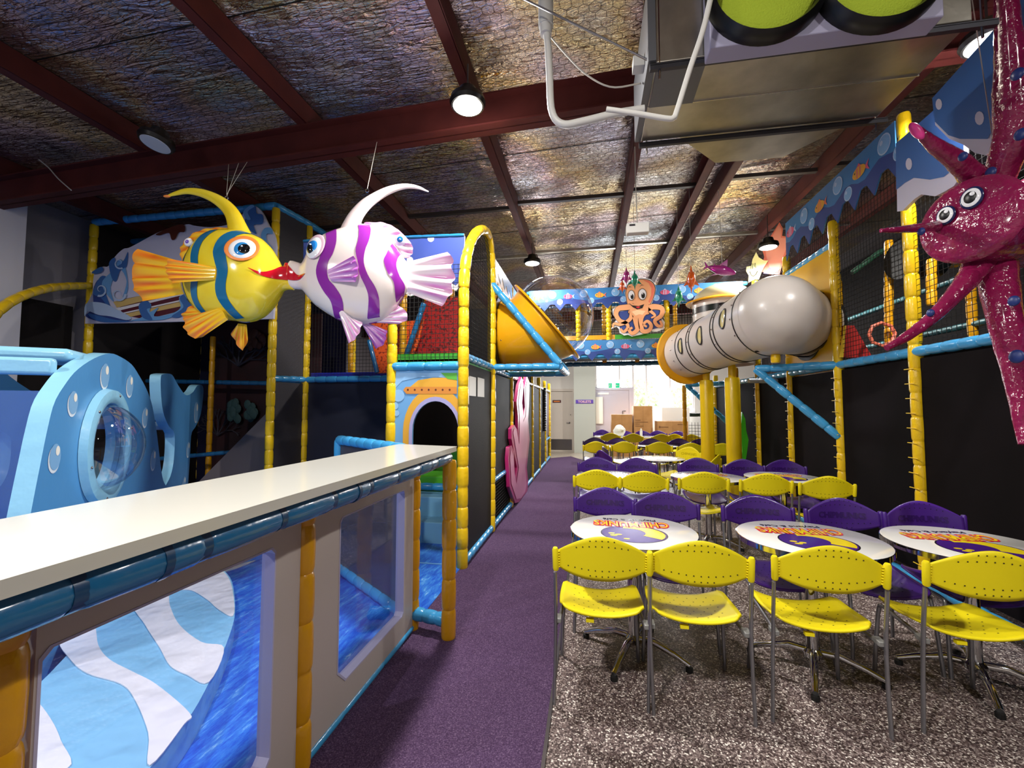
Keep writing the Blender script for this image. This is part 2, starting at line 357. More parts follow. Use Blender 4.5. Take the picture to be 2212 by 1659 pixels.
# light bridging between the purlins
for y in (6.15, 8.2, 12.2):
    for xa, xb in ((-2.72, -1.02), (-1.02, .5), (.5, 1.45), (1.82, 2.95), (2.95, 4.4), (-4.6, -2.72)):
        z0 = roof((xa + xb) / 2) - .13
        struct(MB().box(xa, xb, y - .03, y + .03, z0, z0 + .05).build('ceiling_bridging', GAL if y > 7 else mat('dull_steel', '#4A4340', .5, .6)))
# ------------------------------------------------------------------ high bay lamps
LENS = mat('lamp_lens_lit', '#FFFFFF', .4, emit=('#FFF8EE', 14.0)); LENS0 = mat('lamp_lens_dark', '#C9C8C6', .35)
lampnames = ['lit round ceiling lamp in front of the cross beam above the carpet', 'lit round ceiling lamp above the clear bubble', 'lit round ceiling lamp beside the starfish cut-outs', 'lit round ceiling lamp right of the metal duct', 'unlit black round ceiling lamp above the yellow fish']
for i, (x, y, on) in enumerate(LAMPS):
    z = 4.0 if i < 5 else 4.1
    pt = roof(x) - .2
    t = thing('high_bay_lamp', (x, y, z), lampnames[i] if i < 5 else ['lit round ceiling lamp left of centre beyond the bridge', 'lit round ceiling lamp right of centre beyond the bridge', 'lit round ceiling lamp behind the viewer over the carpet', 'lit round ceiling lamp behind the viewer over the tables', 'lit round ceiling lamp behind the viewer over the toddler area'][i - 5], 'lamp', 'round high bay lamps')
    tl = Vector((0, 0, 1)) if i != 4 else Vector((.12, .2, 1)).normalized()
    c = Vector((x, y, z))
    MB().lathe(c, tl, [(.0, .0), (.0, .135), (.03, .15), (.07, .14), (.08, .09), (.15, .07), (.15, 0)], 32).build('housing', BLKp, t)
    MB().lathe(c - tl * .004, tl, [(0, 0), (0, .118), (.003, .12)], 32).build('lens', LENS if on else LENS0, t)
    MB().tube([c + tl * .15, (x, y, pt)], .008, 6).build('hanger', STL, t)
    if on:
        pd = bpy.data.lights.new('ceiling_fill', 'POINT'); pd.energy = 13; pd.shadow_soft_size = .09; pd.color = (1.0, .95, .88)  # added point light to brighten the ceiling; the lamps themselves give no uplight
        po = bpy.data.objects.new('ceiling_fill', pd); COL.objects.link(po); po.location = (x, y, z - .12)
    if on: area('lamp_light', (x, y, z - .02), (0, 0, 0), .24, .24, LAMP_W * on * (1.0 if i < 5 else 1.25), (1.0, .955, .9), 'DISK')
# ------------------------------------------------------------------ doors, windows at the far end
LW = mat('white_frame', '#E9E8EC', .5)
wn = thing('window_1', (1.7, YB, 1.35), 'tall bright window band in the far wall', 'window'); struct(wn)
f = MB()
for x in (WX0 + .03, .98, 1.42, 1.85, 2.6, WX1 - .03): f.box(x - .03, x + .03, YB + .02, YB + .1, 2.14 if x < 1.4 else WZ0, WZ1)
for z in (WZ1 - .03,): f.box(WX0, WX1, YB + .02, YB + .1, z, z + .03)
f.box(1.42, WX1, YB - .03, YB + .1, WZ0 - .03, WZ0 + .03); f.box(WX0, 1.42, YB + .02, YB + .1, 2.11, 2.17)
f.build('window_frame', LW, wn)
GLS = clear('window_glass')
MB().box(WX0, WX1, YB + .055, YB + .06, WZ0, WZ1).build('pane', GLS, wn)
d2 = thing('door_2', (.75, YB, 0), 'pale lilac exit door under the green sign', 'door'); struct(d2)
LIL = mat('lilac_door', '#C3C1D2', .45)
MB().box(.2, 1.3, YB - .02, YB + .03, 0, 2.1).build('leaf', LIL, d2, bevel=.004)
f = MB(); f.box(.17, .22, YB - .05, YB + .06, 0, 2.08); f.box(1.28, 1.42, YB - .05, YB + .06, 0, 2.08); f.box(.17, 1.42, YB - .05, YB + .06, 2.08, 2.15); f.build('frame', LIL, d2)
MB().tube([(1.16, YB - .02, 1.0), (1.06, YB - .09, 1.0), (1.06, YB - .09, 1.38), (1.16, YB - .02, 1.38)], .014, 8).build('pull_handle', STL, d2)
MB().box(.25, .62, YB - .05, YB - .02, 1.93, 2.0).build('door_closer', LW, d2)
MB().box(.18, .42, YB - .1, YB - .03, .95, 1.85).build('notice_panel', WHTp, d2)
es = thing('exit_sign', (.78, YB - .1, 2.22), 'green and white running man exit sign above the lilac door', 'sign')
MB().box(.6, .97, YB - .12, YB - .06, 2.14, 2.32).build('housing', mat('exit_white', '#F4FFF6', .4, emit=('#E8FFF0', .9)), es)
g = MB(); gy = YB - .1225
for a, b in ((.605, .72), (.84, .965)): g.box(a, b, gy, gy + .003, 2.15, 2.31)
g.build('green_field', mat('exit_green', '#12B07E', .4, emit=('#12B07E', .6)), es)
r = MB(); r.ball((.66, gy - .003, 2.285), (.012, 0, 0), (0, .003, 0), (0, 0, .012), 8, 6)
for p, q in (((.655, 2.27), (.645, 2.225)), ((.645, 2.225), (.625, 2.18)), ((.645, 2.225), (.675, 2.205)), ((.675, 2.205), (.672, 2.17)), ((.655, 2.262), (.685, 2.25)), ((.655, 2.262), (.63, 2.24))):
    r.tube([(p[0], gy - .003, p[1]), (q[0], gy - .003, q[1])], .005, 6)
r.tube([(.87, gy - .003, 2.23), (.94, gy - .003, 2.23)], .006, 6); r.poly([(.85, gy - .003, 2.23), (.885, gy - .003, 2.26), (.885, gy - .003, 2.2)])
r.build('pictogram', WHTp, es)
d1 = thing('door_1', (-.85, YB - .02, 0), 'beige toilet door with steel kick plate left of the column', 'door'); struct(d1)
BEI = mat('beige_door', '#CBC2B8', .5)
MB().box(-1.35, -.6, YB - .06, YB - .01, 0, 2.05).build('leaf', BEI, d1, bevel=.004)
f = MB(); f.box(-1.42, -1.35, YB - .09, YB, 0, 2.05); f.box(-.6, -.53, YB - .09, YB, 0, 2.05); f.box(-1.42, -.53, YB - .09, YB, 2.05, 2.13); f.build('frame', BEI, d1)
MB().box(-1.33, -.62, YB - .066, YB - .06, .06, .42).build('kick_plate', STL, d1)
h = MB(); h.lathe((-.7, YB - .06, .98), (0, -1, 0), [(0, .03), (.01, .03), (.012, .0)], 14); h.tube([(-.7, YB - .06, .98), (-.7, YB - .1, .98), (-.8, YB - .1, .985)], .009, 8); h.build('lever_handle', STL, d1)
MB().lathe((-.66, YB - .06, 1.25), (0, -1, 0), [(0, .012), (.008, .012), (.01, 0)], 10).build('lock', BLKp, d1)
sg = tag(MB().box(-1.27, -.98, YB - .07, YB - .062, 1.66, 1.75).build('door_sign', mat('sign_maroon', '#4A1A22', .5)), 'small dark red sign on the beige toilet door', 'sign')
q = MB(); q.box(-1.23, -1.02, YB - .074, YB - .07, 1.69, 1.72); q.build('lettering', ART['orange'], sg, local=True)
ts = tag(MB().box(-.47, .1, YB - .47, YB - .452, 1.63, 1.75).build('toilets_sign', ART['purple']), 'purple TOILETS sign on the pale column', 'sign')
MB().text('TOILETS', .098, lambda x, y, z: (-.185 + x * 1.15, YB - .473 - z, 1.656 + y), 0, .001, offset=.004).build('lettering', mat('sign_pink', '#F3C6CE', .5), ts, local=True)
cm = thing('security_camera', (-.2, YB - .5, 3.05), 'small white security camera high on the pale column', 'camera')
MB().ball((-.2, YB - .52, 2.98), (.06, 0, 0), (0, .06, 0), (0, 0, .05), 14, 8).build('dome', WHTp, cm); MB().box(-.27, -.13, YB - .55, YB - .45, 3.0, 3.06).build('mount', GAL, cm)
# white cabinet, boxes, bag, bottle
cab = tag(MB().box(2.15, 2.95, 13.9, 14.6, 0, 1.5).build('white_cabinet', WHTp, bevel=.01), 'tall plain white cabinet right of the cardboard boxes', 'cabinet')
CARD = mat('cardboard', '#B98A54', .75, var=('#A97B48', 6, .3, .7)); TAPE = mat('box_print', '#7B5430', .6)
bx = [(.62, 1.28, .0, .68, 'lower left cardboard box standing on edge'), (.64, 1.26, .68, 1.4, 'cardboard box stacked left, top of its pile'), (1.24, 1.9, 0, .9, 'middle cardboard box under the tallest one'),
      (1.27, 1.85, .5, 1.66, 'tallest narrow cardboard box at the top of the middle pile'), (1.9, 2.1, 0, .3, '')]
def carton(x0, x1, y0, y1, z0, z1, label, prints=()):
    t = thing('cardboard_box', ((x0 + x1) / 2, (y0 + y1) / 2, z0), label, 'box', 'cardboard boxes under the window')
    MB().box(x0, x1, y0, y1, z0, z1).build('carton', CARD, t, bevel=.006)
    q = MB(); q.box(x0 + .002, x1 - .002, y0 + (y1 - y0) / 2 - .025, y0 + (y1 - y0) / 2 + .025, z1, z1 + .002); q.box((x0 + x1) / 2 - .002, (x0 + x1) / 2 + .002, y0 - .002, y0, z0, z1)
    q.build('tape', TAPE, t)
    if prints:
        q = MB()
        for a, b, c, d in prints: q.box(x0 + a, x0 + b, y0 - .003, y0 - .001, z0 + c, z0 + d)
        q.build('print', TAPE, t)
carton(.62, 1.27, 13.75, 14.4, 0, .66, 'cardboard box at the bottom of the left pile')
carton(.64, 1.26, 13.78, 14.35, .665, 1.28, 'cardboard box on top of the left pile')
carton(1.3, 1.87, 13.7, 14.3, 0, .48, 'cardboard box at the bottom of the middle pile')
carton(1.3, 1.85, 13.72, 14.28, .485, 1.54, 'tallest cardboard box on top of the middle pile', [(.04, .2, .62, .64), (.04, .42, .56, .58), (.04, .18, .5, .52), (.04, .28, .44, .46)])
carton(1.9, 2.75, 13.1, 13.7, 0, .34, 'wide low cardboard box under the square one on the right')
carton(1.9, 2.74, 13.12, 13.68, .345, 1.1, 'large square cardboard box on top of the right pile', [(.08, .3, .58, .6), (.55, .78, .66, .68), (.04, .08, .56, .62)])
# outside
gm = mat('outside_ground', '#9AA08A', .9); struct(MB().box(-8, 14, YB + .25, 32, -.2, -.05).build('ground_outside', gm))
LEAF = mat('foliage', '#A3AD8C', .7, var=('#D3D9BC', 3, .3, .7))
def tree(x, y, hgt, r, label):
    t = thing('tree', (x, y, 0), label, 'tree', 'trees outside the window')
    MB().tube([(x, y, -.05), (x + .05, y, hgt * .5), (x, y, hgt * .8)], [.09, .07, .03], 8).build('trunk', mat('bark', '#6B5A48', .9), t)
    q = MB(); rnd = random.Random(int(x * 100) + 5)
    for i in range(1500):
        d = Vector((rnd.gauss(0, 1), rnd.gauss(0, 1), rnd.gauss(0, 1))).normalized() * (rnd.random() ** .4); c = Vector((x, y, hgt * .62)) + Vector((d.x * r, d.y * r, d.z * hgt * .45))
        a = Vector((rnd.gauss(0, 1), rnd.gauss(0, 1), rnd.gauss(0, 1))).normalized() * .09; b = a.cross(Vector((rnd.random(), 1, rnd.random()))).normalized() * .045
        q.add([c - a, c + b, c + a, c - b], [(0, 1, 2, 3)], sm=False)
    q.build('leaves', LEAF, t)
for i, (x, y, hh, r) in enumerate([(-.4, 18.6, 3.1, .75), (1.9, 18.6, 2.7, .9), (4.1, 18.6, 2.8, .95)]):
    tree(x, y, hh, r, ['pale leafy tree outside the window above the exit door', 'pale leafy tree outside behind the cardboard boxes', 'pale leafy tree outside at the right of the window', 'pale tree outside hidden by the wall'][i])
# ================================================================== LEFT SIDE
from mathutils.geometry import tessellate_polygon
def prism_h(mb, outer, holes, vec, m=0, ms=None):      # slab with holes
    outer = [Vector(p) for p in outer]; holes = [[Vector(p) for p in h] for h in holes]; vec = Vector(vec)
    flat = [p for l in [outer] + holes for p in l]
    a = (outer[1] - outer[0]); nrm = None
    for p in outer[2:]:
        c = a.cross(p - outer[0])
        if c.length > 1e-6: nrm = c.normalized(); break
    x = a.normalized(); y = nrm.cross(x)
    two = [[Vector((p.dot(x), p.dot(y), 0)) for p in l] for l in [outer] + holes]
    tr = tessellate_polygon(two)
    mb.add(flat, [tuple(t) for t in tr], m, sm=False); mb.add([p + vec for p in flat], [tuple(reversed(t)) for t in tr], m if ms is None else ms, sm=False)
    for l in [outer] + holes:
        n = len(l); mb.add(l + [p + vec for p in l], [(i, n + i, n + (i + 1) % n, (i + 1) % n) for i in range(n)], m if ms is None else ms)
    return mb
def net(mb, pl, pts, cell=.05, r=.0022, off=0.0, m=0):   # cord net filling a polygon (local coordinates of the plane)
    def spans(c, axis):
        xs = []
        for i in range(len(pts)):
            a, b = pts[i], pts[(i + 1) % len(pts)]
            if (a[axis] - c) * (b[axis] - c) < 0:
                t = (c - a[axis]) / (b[axis] - a[axis]); xs.append(a[1 - axis] + (b[1 - axis] - a[1 - axis]) * t)
        xs.sort(); return list(zip(xs[::2], xs[1::2]))
    for axis in (0, 1):
        lo, hi = min(p[axis] for p in pts), max(p[axis] for p in pts); k = int((hi - lo) / cell)
        for i in range(1, k + 1):
            c = lo + i * cell
            for s0, s1 in spans(c + 1e-5, axis):
                p, q = ((c, s0), (c, s1)) if axis == 0 else ((s0, c), (s1, c))
                mb.tube([pl.l(*p, off), pl.l(*q, off)], r, 4, m, caps=False)
    return mb
def rectnet(pl, p, q, z0, z1):   # local rectangle between two world points
    a, b = pl.m(Vector(p))[0], pl.m(Vector(q))[0]; z = pl.p.z
    return [(a, z0 - z), (b, z0 - z), (b, z1 - z), (a, z1 - z)]
def circ(pl, c, r, n=24, off=0.0, sy=1.0, a0=0.0, a1=2 * math.pi):
    c = pl.m(c) if not isinstance(c, tuple) else c
    return [pl.l(c[0] + r * math.cos(a0 + (a1 - a0) * i / n), c[1] + r * sy * math.sin(a0 + (a1 - a0) * i / n), off) for i in range(n)]
POST_R = .048
def post(par, x, y, z0, z1, m=YEL, r=POST_R, seg=.19):
    return MB().padded([(x, y, z0), (x, y, z1)], r, seg).build('post', m, par)
def rail(par, pts, m=BLU, r=.043, name='rail', seg=.16):
    return MB().padded(pts, r, seg).build(name, m, par)

# ------------------------------------------------------------------ white counter above the toddler fence
ct = thing('counter', (-1.15, 1.5, 0), 'white topped counter with blue padded edge over a grey windowed fence', 'counter')
q = MB(); q.prism([(-1.36, -1.2, 1.242), (-.87, -1.2, 1.242), (-.87, 2.79, 1.242), (-1.33, 2.9, 1.242)], (0, 0, -.03)); o_ = q.build('countertop', WHT, ct, bevel=.0145); o_.modifiers['bevel'].segments = 5
rail(ct, [(-.935, -1.2, 1.168), (-.935, 2.76, 1.168)], BLUd, .043, 'padded_edge', .27)
for i in range(15):
    y = -1.2 + i * 3.96 / 15 + .264; MB().lathe((-.935, y - .012, 1.168), (0, 1, 0), [(0, .039), (0, .0405), (.024, .0405), (.024, .039)], 16).build('strap', mat('strap_navy', '#123F66', .3, coat=.3), ct)
    if i % 3 == 1 and i > 5: MB().lathe((-.935, y - .11, 1.168), (0, 1, 0), [(0, .043), (0, .0455), (.02, .0455), (.02, .043)], 16).build('strap', mat('strap_navy'), ct)
for y in (-.35, .72, 1.69, 2.86): post(ct, -1.2, y, 0, 1.205, YELd, .047, .2)
post(ct, -.92, 2.79, 0, 1.15, YELd, .047, .2)
rail(ct, [(-1.2, 2.86, .11), (-.92, 2.8, .11)], BLU, .043, 'rail', .11)
FGL = clear('clear_acrylic', '#F4F6FF', .025, .25)
TRIM = mat('lilac_trim', '#B7B4D2', .4)
for y0, y1, wa, wb in ((-.3, .68, -.1, .5), (.77, 1.645, .775, 1.5), (1.735, 2.815, 1.93, 2.67)):
    hole = [(-1.18, wa, .25), (-1.18, wa + .07, .18), (-1.18, wb - .02, .18), (-1.18, wb, .2), (-1.18, wb, .955), (-1.18, wb - .02, .975), (-1.18, wa + .02, .975), (-1.18, wa, .955)]
    p = prism_h(MB(), [(-1.18, y0, .03), (-1.18, y1, .03), (-1.18, y1, 1.205), (-1.18, y0, 1.205)], [hole], (-.03, 0, 0)).build('panel', PNL, ct)
    inner = [(-1.178, a + (.007 if a < (wa + wb) / 2 else -.007), b + (.007 if b < .5 else -.007)) for _, a, b in hole]
    prism_h(MB(), [(-1.178, b, c) for _, b, c in hole], [inner], (-.055, 0, 0)).build('window_trim', TRIM, p, local=True)
    MB().box(-1.223, -1.219, wa, wb, .18, .975).build('window_pane', FGL, p, local=True)
MB().padded([(-1.19, 2.83, .03), (-1.19, -.5, .03)], .02, .4).build('base_strip', BLU, ct)
# small fence frame with mesh standing behind the counter
fa, fb = at(727, 1222, Z=.06), at(845, 1305, Z=.06); zt = at(724, 950, Y=fa.y).z
fg = thing('mesh_fence', (fa.x, fa.y, 0), 'blue padded pipe frame with dark mesh behind the end of the counter', 'fence')
fb = Vector((-1.32, fa.y + (fb.y - fa.y) / (fb.x - fa.x) * (-1.32 - fa.x), .06))
rail(fg, [fa, (fa.x, fa.y, zt)]); rail(fg, [(fa.x, fa.y, zt), (fb.x, fb.y, zt)]); rail(fg, [fa, fb]); rail(fg, [fb, (fb.x, fb.y, zt)])
MESH = mat('grey_mesh', '#4A4650', .6, alpha=.72, bump=(200, .4))
d = Vector((fb.x - fa.x, fb.y - fa.y, 0)); q = MB(); q.prism([fa, fb, Vector((fb.x, fb.y, zt)), Vector((fa.x, fa.y, zt))], d.cross(Vector((0, 0, 1))).normalized() * .004); q.build('mesh', MESH, fg)
# ------------------------------------------------------------------ striped mat
zs = lambda x, y: (x / 2.967, 1100 + y / 2.967)
def floorpts(L, z): return [at(*zs(x, y), Z=z) for x, y in L]
sm_ = thing('striped_mat', (-2.2, 2.0, .01), 'padded blue and white wavy striped mat with rounded end on the sea print floor', 'mat')
out = floorpts([(1330, 370), (1420, 385), (1475, 440), (1500, 530), (1503, 690), (1440, 890), (1340, 1110), (1215, 1330), (960, 1659)], .15)
out += [Vector((-1.5, 1.05, .15)), Vector((-2.0, .85, .15)), Vector((-2.72, 1.84, .15)), Vector((-3.08, 2.36, .15)), Vector((-3.3, 2.85, .15))]
def soft3(L, z): return [Vector((x, y, z)) for x, y in soft([(p.x, p.y) for p in L], 5)]
MB().prism(soft3(out, .15), (0, 0, -.137)).build('cushion', mat('mat_blue_vinyl', '#86C0E2', .28, bump=(2.6, .7), coat=.3, dist=.1), sm_, bevel=.02)
bands = [[(385, 830), (590, 730), (630, 870), (700, 960), (850, 1040), (1000, 1120), (1215, 1305), (1180, 1375), (960, 1640), (950, 1430), (860, 1210), (770, 1115), (560, 1050), (450, 960)],
         [(860, 600), (1060, 510), (1090, 620), (1150, 740), (1290, 850), (1435, 885), (1340, 1105), (1200, 1060), (1090, 1000), (1020, 880), (930, 740)],
         [(1120, 500), (1330, 385), (1420, 395), (1468, 445), (1494, 540), (1495, 680), (1400, 640), (1330, 580), (1230, 520)],
         [(145, 1150), (240, 1230), (330, 1350), (390, 1480), (430, 1659), (-100, 1659), (0, 1100)]]
for b in bands: MB().prism(soft3(floorpts(b, .156), .156), (0, 0, -.005)).build('white_stripe', mat('white_vinyl', '#E4E4E8', .28, bump=(2.6, .7), coat=.3, dist=.1), sm_)
# ------------------------------------------------------------------ whale slide
dW = Vector((-.588, .809, 0)); wp = Vector((-3.36, 2.57, 0)); PW = Pl(wp, Vector((.809, .588, 0)))
z5 = lambda x, y: (x / 3.687, 720 + y / 3.687)
W = lambda x, y, off=0: PW.w(*z5(x, y), off)
def foot(p): return Vector((p.x, p.y, .013))
ol = [(240, 1460), (290, 1200), (330, 1000), (370, 800), (430, 560), (520, 405), (610, 295), (740, 205), (870, 160), (960, 188), (1050, 250), (1110, 340), (1160, 430), (1200, 530), (1225, 640), (1247, 780), (1262, 900), (1283, 1080), (1300, 1170), (1320, 1212),
      (1360, 1130), (1385, 1000), (1390, 800), (1345, 740), (1303, 640), (1285, 520), (1280, 360), (1300, 326), (1365, 326), (1400, 380), (1430, 430), (1480, 492), (1535, 470), (1572, 416), (1612, 416), (1620, 480), (1600, 640), (1560, 740), (1525, 800), (1515, 950), (1500, 1180)]
ol = [tuple(p)[:2] for p in catmull([(x, y, 0) for x, y in ol[:20]], 60)] + [tuple(p)[:2] for p in catmull([(x, y, 0) for x, y in ol[19:]], 70)][1:]; wo = [W(*p) for p in ol]; wo = [foot(wo[0])] + wo + [foot(wo[-1])]
pc = W(830, 900); PR = (W(830, 445) - W(830, 1365)).length / 2
wt = thing('whale_slide', tuple(wp), 'light blue padded whale with round porthole and raised tail behind the counter', 'play equipment')
hole = circ(PW, pc, PR * .74, 32)
WTH = .085
body = prism_h(MB(), wo, [hole], -PW.n * WTH, 0, 1).build('side_panel', [MBL, LBL], wt, smooth=50)
rg = MB(); rg.lathe(pc + PW.n * .002, PW.n, [(0, PR * .74), (.03, PR * .74), (.045, PR * .78), (.05, PR * .86), (.04, PR * .96), (0, PR * .99)], 40); rg.build('porthole_ring', LBL, wt)
bl = MB(); bl.ball(pc - PW.n * .03, PW.x * PR * .74, PW.up * PR * .74, PW.n * PR * .62, 32, 10, v0=0, v1=.5); BUB = clear('clear_bubble', '#F6F8FF', .07); bl.build('porthole_bubble', BUB, wt)
for i in range(6):
    a = math.pi * (2 * i + .6) / 6; c = pc + PW.n * .049 + (PW.x * math.cos(a) + PW.up * math.sin(a)) * PR * .88
    MB().ball(c, PW.x * .011, PW.up * .011, PW.n * .007, 10, 6).build('bolt', CHR, wt)
DRP = [(835, 335, 108, 1.0), (1033, 415, 95, .9), (580, 552, 105, .95), (435, 985, 118, 1), (1155, 665, 85, .9), (1220, 1005, 85, .9), (1562, 625, 88, .9), (1498, 922, 65, .9), (1465, 1195, 60, .9)]
DI = [mat('drop_outline', '#DDE9F4', .4), mat('drop_fill', '#7FB0DA', .4), mat('drop_shine', '#F4F1E6', .4)]
for x, y, r, s in DRP:
    c = PW.m(W(x, y)); rr = (W(x, y - r) - W(x, y + r)).length / 2 * .98
    q = MB(); q.poly(circ(PW, (c[0] - .008, c[1] - .012), rr * .8, 24, .002, 1.18), 0); q.poly(circ(PW, c, rr * .76, 24, .003, 1.18), 1); q.poly(circ(PW, (c[0] + rr * .28, c[1] + rr * .4), rr * .28, 16, .004, 1.2), 2)
    q.build('drop_print', DI, wt, smooth=0)
# roof board, connecting bar, clear film, and the second side panel
topz = max(p.z for p in wo); e0 = W(520, 405); bk = -PW.n
q = MB(); a = W(870, 160); b = a + bk * 1.25; a2 = a + bk * WTH
q.obox((a2 + b) / 2 + Vector((0, 0, -.05)) - dW * .12, (b - a2) / 2, dW * .2, Vector((0, 0, .04))); q.build('roof_board', LBL, wt, bevel=.03)
q = MB(); c1 = W(600, 300) + bk * WTH; c2 = c1 + bk * 1.1; q.obox((c1 + c2) / 2 + Vector((0, 0, .02)), (c2 - c1) / 2, dW * .03, Vector((0, 0, .05))); q.build('front_board', LBL, wt, bevel=.02)
c3 = foot(c1); q = MB(); q.prism([c1 - Vector((0, 0, .12)), c2 - Vector((0, 0, .12)), Vector((c2.x, c2.y, .75)), Vector((c1.x, c1.y, .75))], dW * .004); q.build('clear_curtain', mat('blue_film', '#4E74B8', .08, alpha=.55, bump=(5, .5), coat=.5), wt)
q = MB(); a = W(900, 740); q.tube([W(700, 700) + bk * (WTH + .06), W(1480, 740) + bk * (WTH + .06)], .042, 12); q.build('cross_bar', mat('white_bar', '#C9CBD8', .4), wt)
o2 = bpy.data.objects.new('side_panel', body.data); COL.objects.link(o2); o2.parent = wt; o2.location = body.location + (-PW.n * 1.25)
# ------------------------------------------------------------------ big left play block
LBY = 5.05
xa, xb = at(597, 440, Y=LBY).x, at(205, 466, Y=LBY).x; zt = 4.2
lb = thing('climbing_structure', ((xa + xb) / 2, LBY, 0), 'tall left play frame with yellow posts behind the yellow striped fish', 'play frame')
for x, y, z1 in ((xb, LBY, zt - .04), (xa, LBY, zt - .04), (-4.05, 5.65, zt - .04), (xb, 6.9, zt - .04), (-4.05, 6.9, zt - .04)): post(lb, x, y, .012 if y < 4.9 else 0, z1, YEL, .052)
pm = at(456, 850, Y=6.3)
for u, zz in ((456, 3.2),): post(lb, at(u, 850, Y=5.8).x, 5.8, 0, 2.6, YELd, .04)
rail(lb, [(xb, LBY, zt), (xa, LBY, zt)], BLU, .05); rail(lb, [(xa, LBY, zt), (-4.05, 5.65, zt), (-4.02, 8.6, zt)], BLU, .045); rail(lb, [(xb + .05, LBY + .5, zt - .1), (xa - .3, LBY + .5, zt - .1)], BLUd, .045)
rail(lb, [(xa, LBY, 1.88), (-4.05, 5.65, 1.9)]); rail(lb, [(-4.05, 5.65, 1.9), (-2.7, 5.65, 1.9)])
rail(lb, [(xb, 5.9, 1.93), (xa - .1, 5.9, 1.85)], BLUd, .035); rail(lb, [(xa - .05, 5.4, .95), (-6.2, 5.4, .75)], BLUd, .03)
# back mural panels: painted deep sea with coral, drawn as relief
NAVY = mat('deep_sea_print', '#15163A', .6, var=('#0D0D22', 1.5, .3, .7)); REEF = mat('reef_print', '#241419', .6, var=('#3A1A1E', 2.5, .35, .65))
mb_ = MB().box(xb, xa - .05, 6.86, 6.9, 0, zt).build('back_panel', NAVY, lb)
MB().box(xb, xb + .03, LBY, 6.9, 0, zt).build('side_panel', BLK, lb)
bub = MB()
for u, v, r in ((323, 718, 7), (300, 728, 6), (330, 742, 5), (312, 755, 4), (413, 790, 7), (350, 735, 4), (318, 768, 3)):
    c = at(u, v, Y=6.85); bub.lathe(c, (0, -1, 0), [(0, r * .009), (.004, r * .009), (.004, r * .0065), (0, r * .0065)], 16)
bub.build('bubble_print', mat('bubble_print', '#3A3A66', .6), mb_)
MB().box(at(460, 800, Y=6.3).x, xa - .1, 6.25, 6.28, 0, 3.0).build('reef_panel', REEF, lb)
def coralrelief(u, v, s, col, kind, seed, Y=6.2):
    rnd = random.Random(seed); q = MB(); c = at(u, v, Y=Y)
    if kind == 'fan':
        def br(p, a, l, r, d):
            e = p + Vector((math.cos(a) * l, 0, math.sin(a) * l)); q.tube([p, e], [r, r * .7], 5)
            if d: 
                for k_ in range(2 + (d > 2)): br(e, a + rnd.uniform(-.7, .7), l * .75, r * .7, d - 1)
        for k_ in range(5): br(c, math.pi * (.15 + .17 * k_), s * .4, s * .035, 3)
    else:
        for k_ in range(26):
            a = rnd.uniform(0, 6.28); rr = s * .5 * math.sqrt(rnd.random()); b = c + Vector((math.cos(a) * rr, rnd.uniform(-.03, 0), math.sin(a) * rr * .6))
            q.ball(b, (s * .12, 0, 0), (0, s * .03, 0), (0, 0, s * .14), 8, 5)
    q.build('coral_relief', mat('coral_' + col, col, .7), lb)
coralrelief(515, 790, .55, '#2C2C3C', 'fan', 1); coralrelief(520, 890, .55, '#3C5A5A', 'b', 2); coralrelief(548, 735, .42, '#4A2A22', 'b', 3); coralrelief(470, 940, .4, '#33303A', 'fan', 4)
coralrelief(348, 930, .45, '#5A4A2A', 'b', 5, 6.8); coralrelief(362, 990, .5, '#5C1F35', 'b', 6, 6.7)
# grey slide coming down from the right
a, b, c_ = at(395, 1075, Y=5.2), at(588, 880, Y=5.2), at(588, 1075, Y=5.2)
MB().prism([a, Vector((a.x, a.y, 0)), Vector((c_.x, c_.y, 0)), Vector((xa - .06, 5.2, b.z)), b], (0, .75, 0)).build('slide_ramp', mat('grey_ramp', '#6A6263', .35), lb)
for (x0, y0, x1, y1, z0, z1) in ((xa, LBY, -4.05, 5.65, 1.93, zt), (xa, LBY, -4.05, 5.65, 0, 1.84)):
    dd = Vector((x1 - x0, y1 - y0, 0)); MB().prism([(x0, y0, z0), (x1, y1, z0), (x1, y1, z1), (x0, y0, z1)], dd.cross(Vector((0, 0, 1))).normalized() * .006).build('dark_mesh_panel', mat('dark_mesh', '#39363B', .6, bump=(150, .4)), lb)
MB().box(-4.05, -2.7, 5.66, 5.68, 0, 1.86).build('lower_panel', mat('navy_panel', '#1A1D30', .6), lb)
MB().box(-4.05, -2.7, 5.7, 6.9, 1.84, 1.88).build('deck', mat('deck_blue', '#2B35B8', .5), lb)
MB().box(-4.0, -2.75, 5.7, 5.73, 1.9, 2.0).build('deck_edge', mat('deck_blue', '#2B35B8', .5), lb)
pn = Pl((-3.4, 5.64, 1.9), (0, -1, 0)); q = MB(); net(q, pn, rectnet(pn, (-4.05, 5.64, 0), (-2.0, 5.64, 0), 1.92, 3.95)); q.build('net', NETK, lb)
MB().box(-4.0, -2.3, 7.6, 7.63, 0, 4.3).build('rear_screen', BLK, lb)
# back drop of dark screens behind the frames
for i, (x0, x1) in enumerate(((-4.0, -2.65), (-2.62, -1.25))): MB().box(x0, x1, 7.64, 7.66, 0, 3.3).build('rear_screen', BLK, lb)
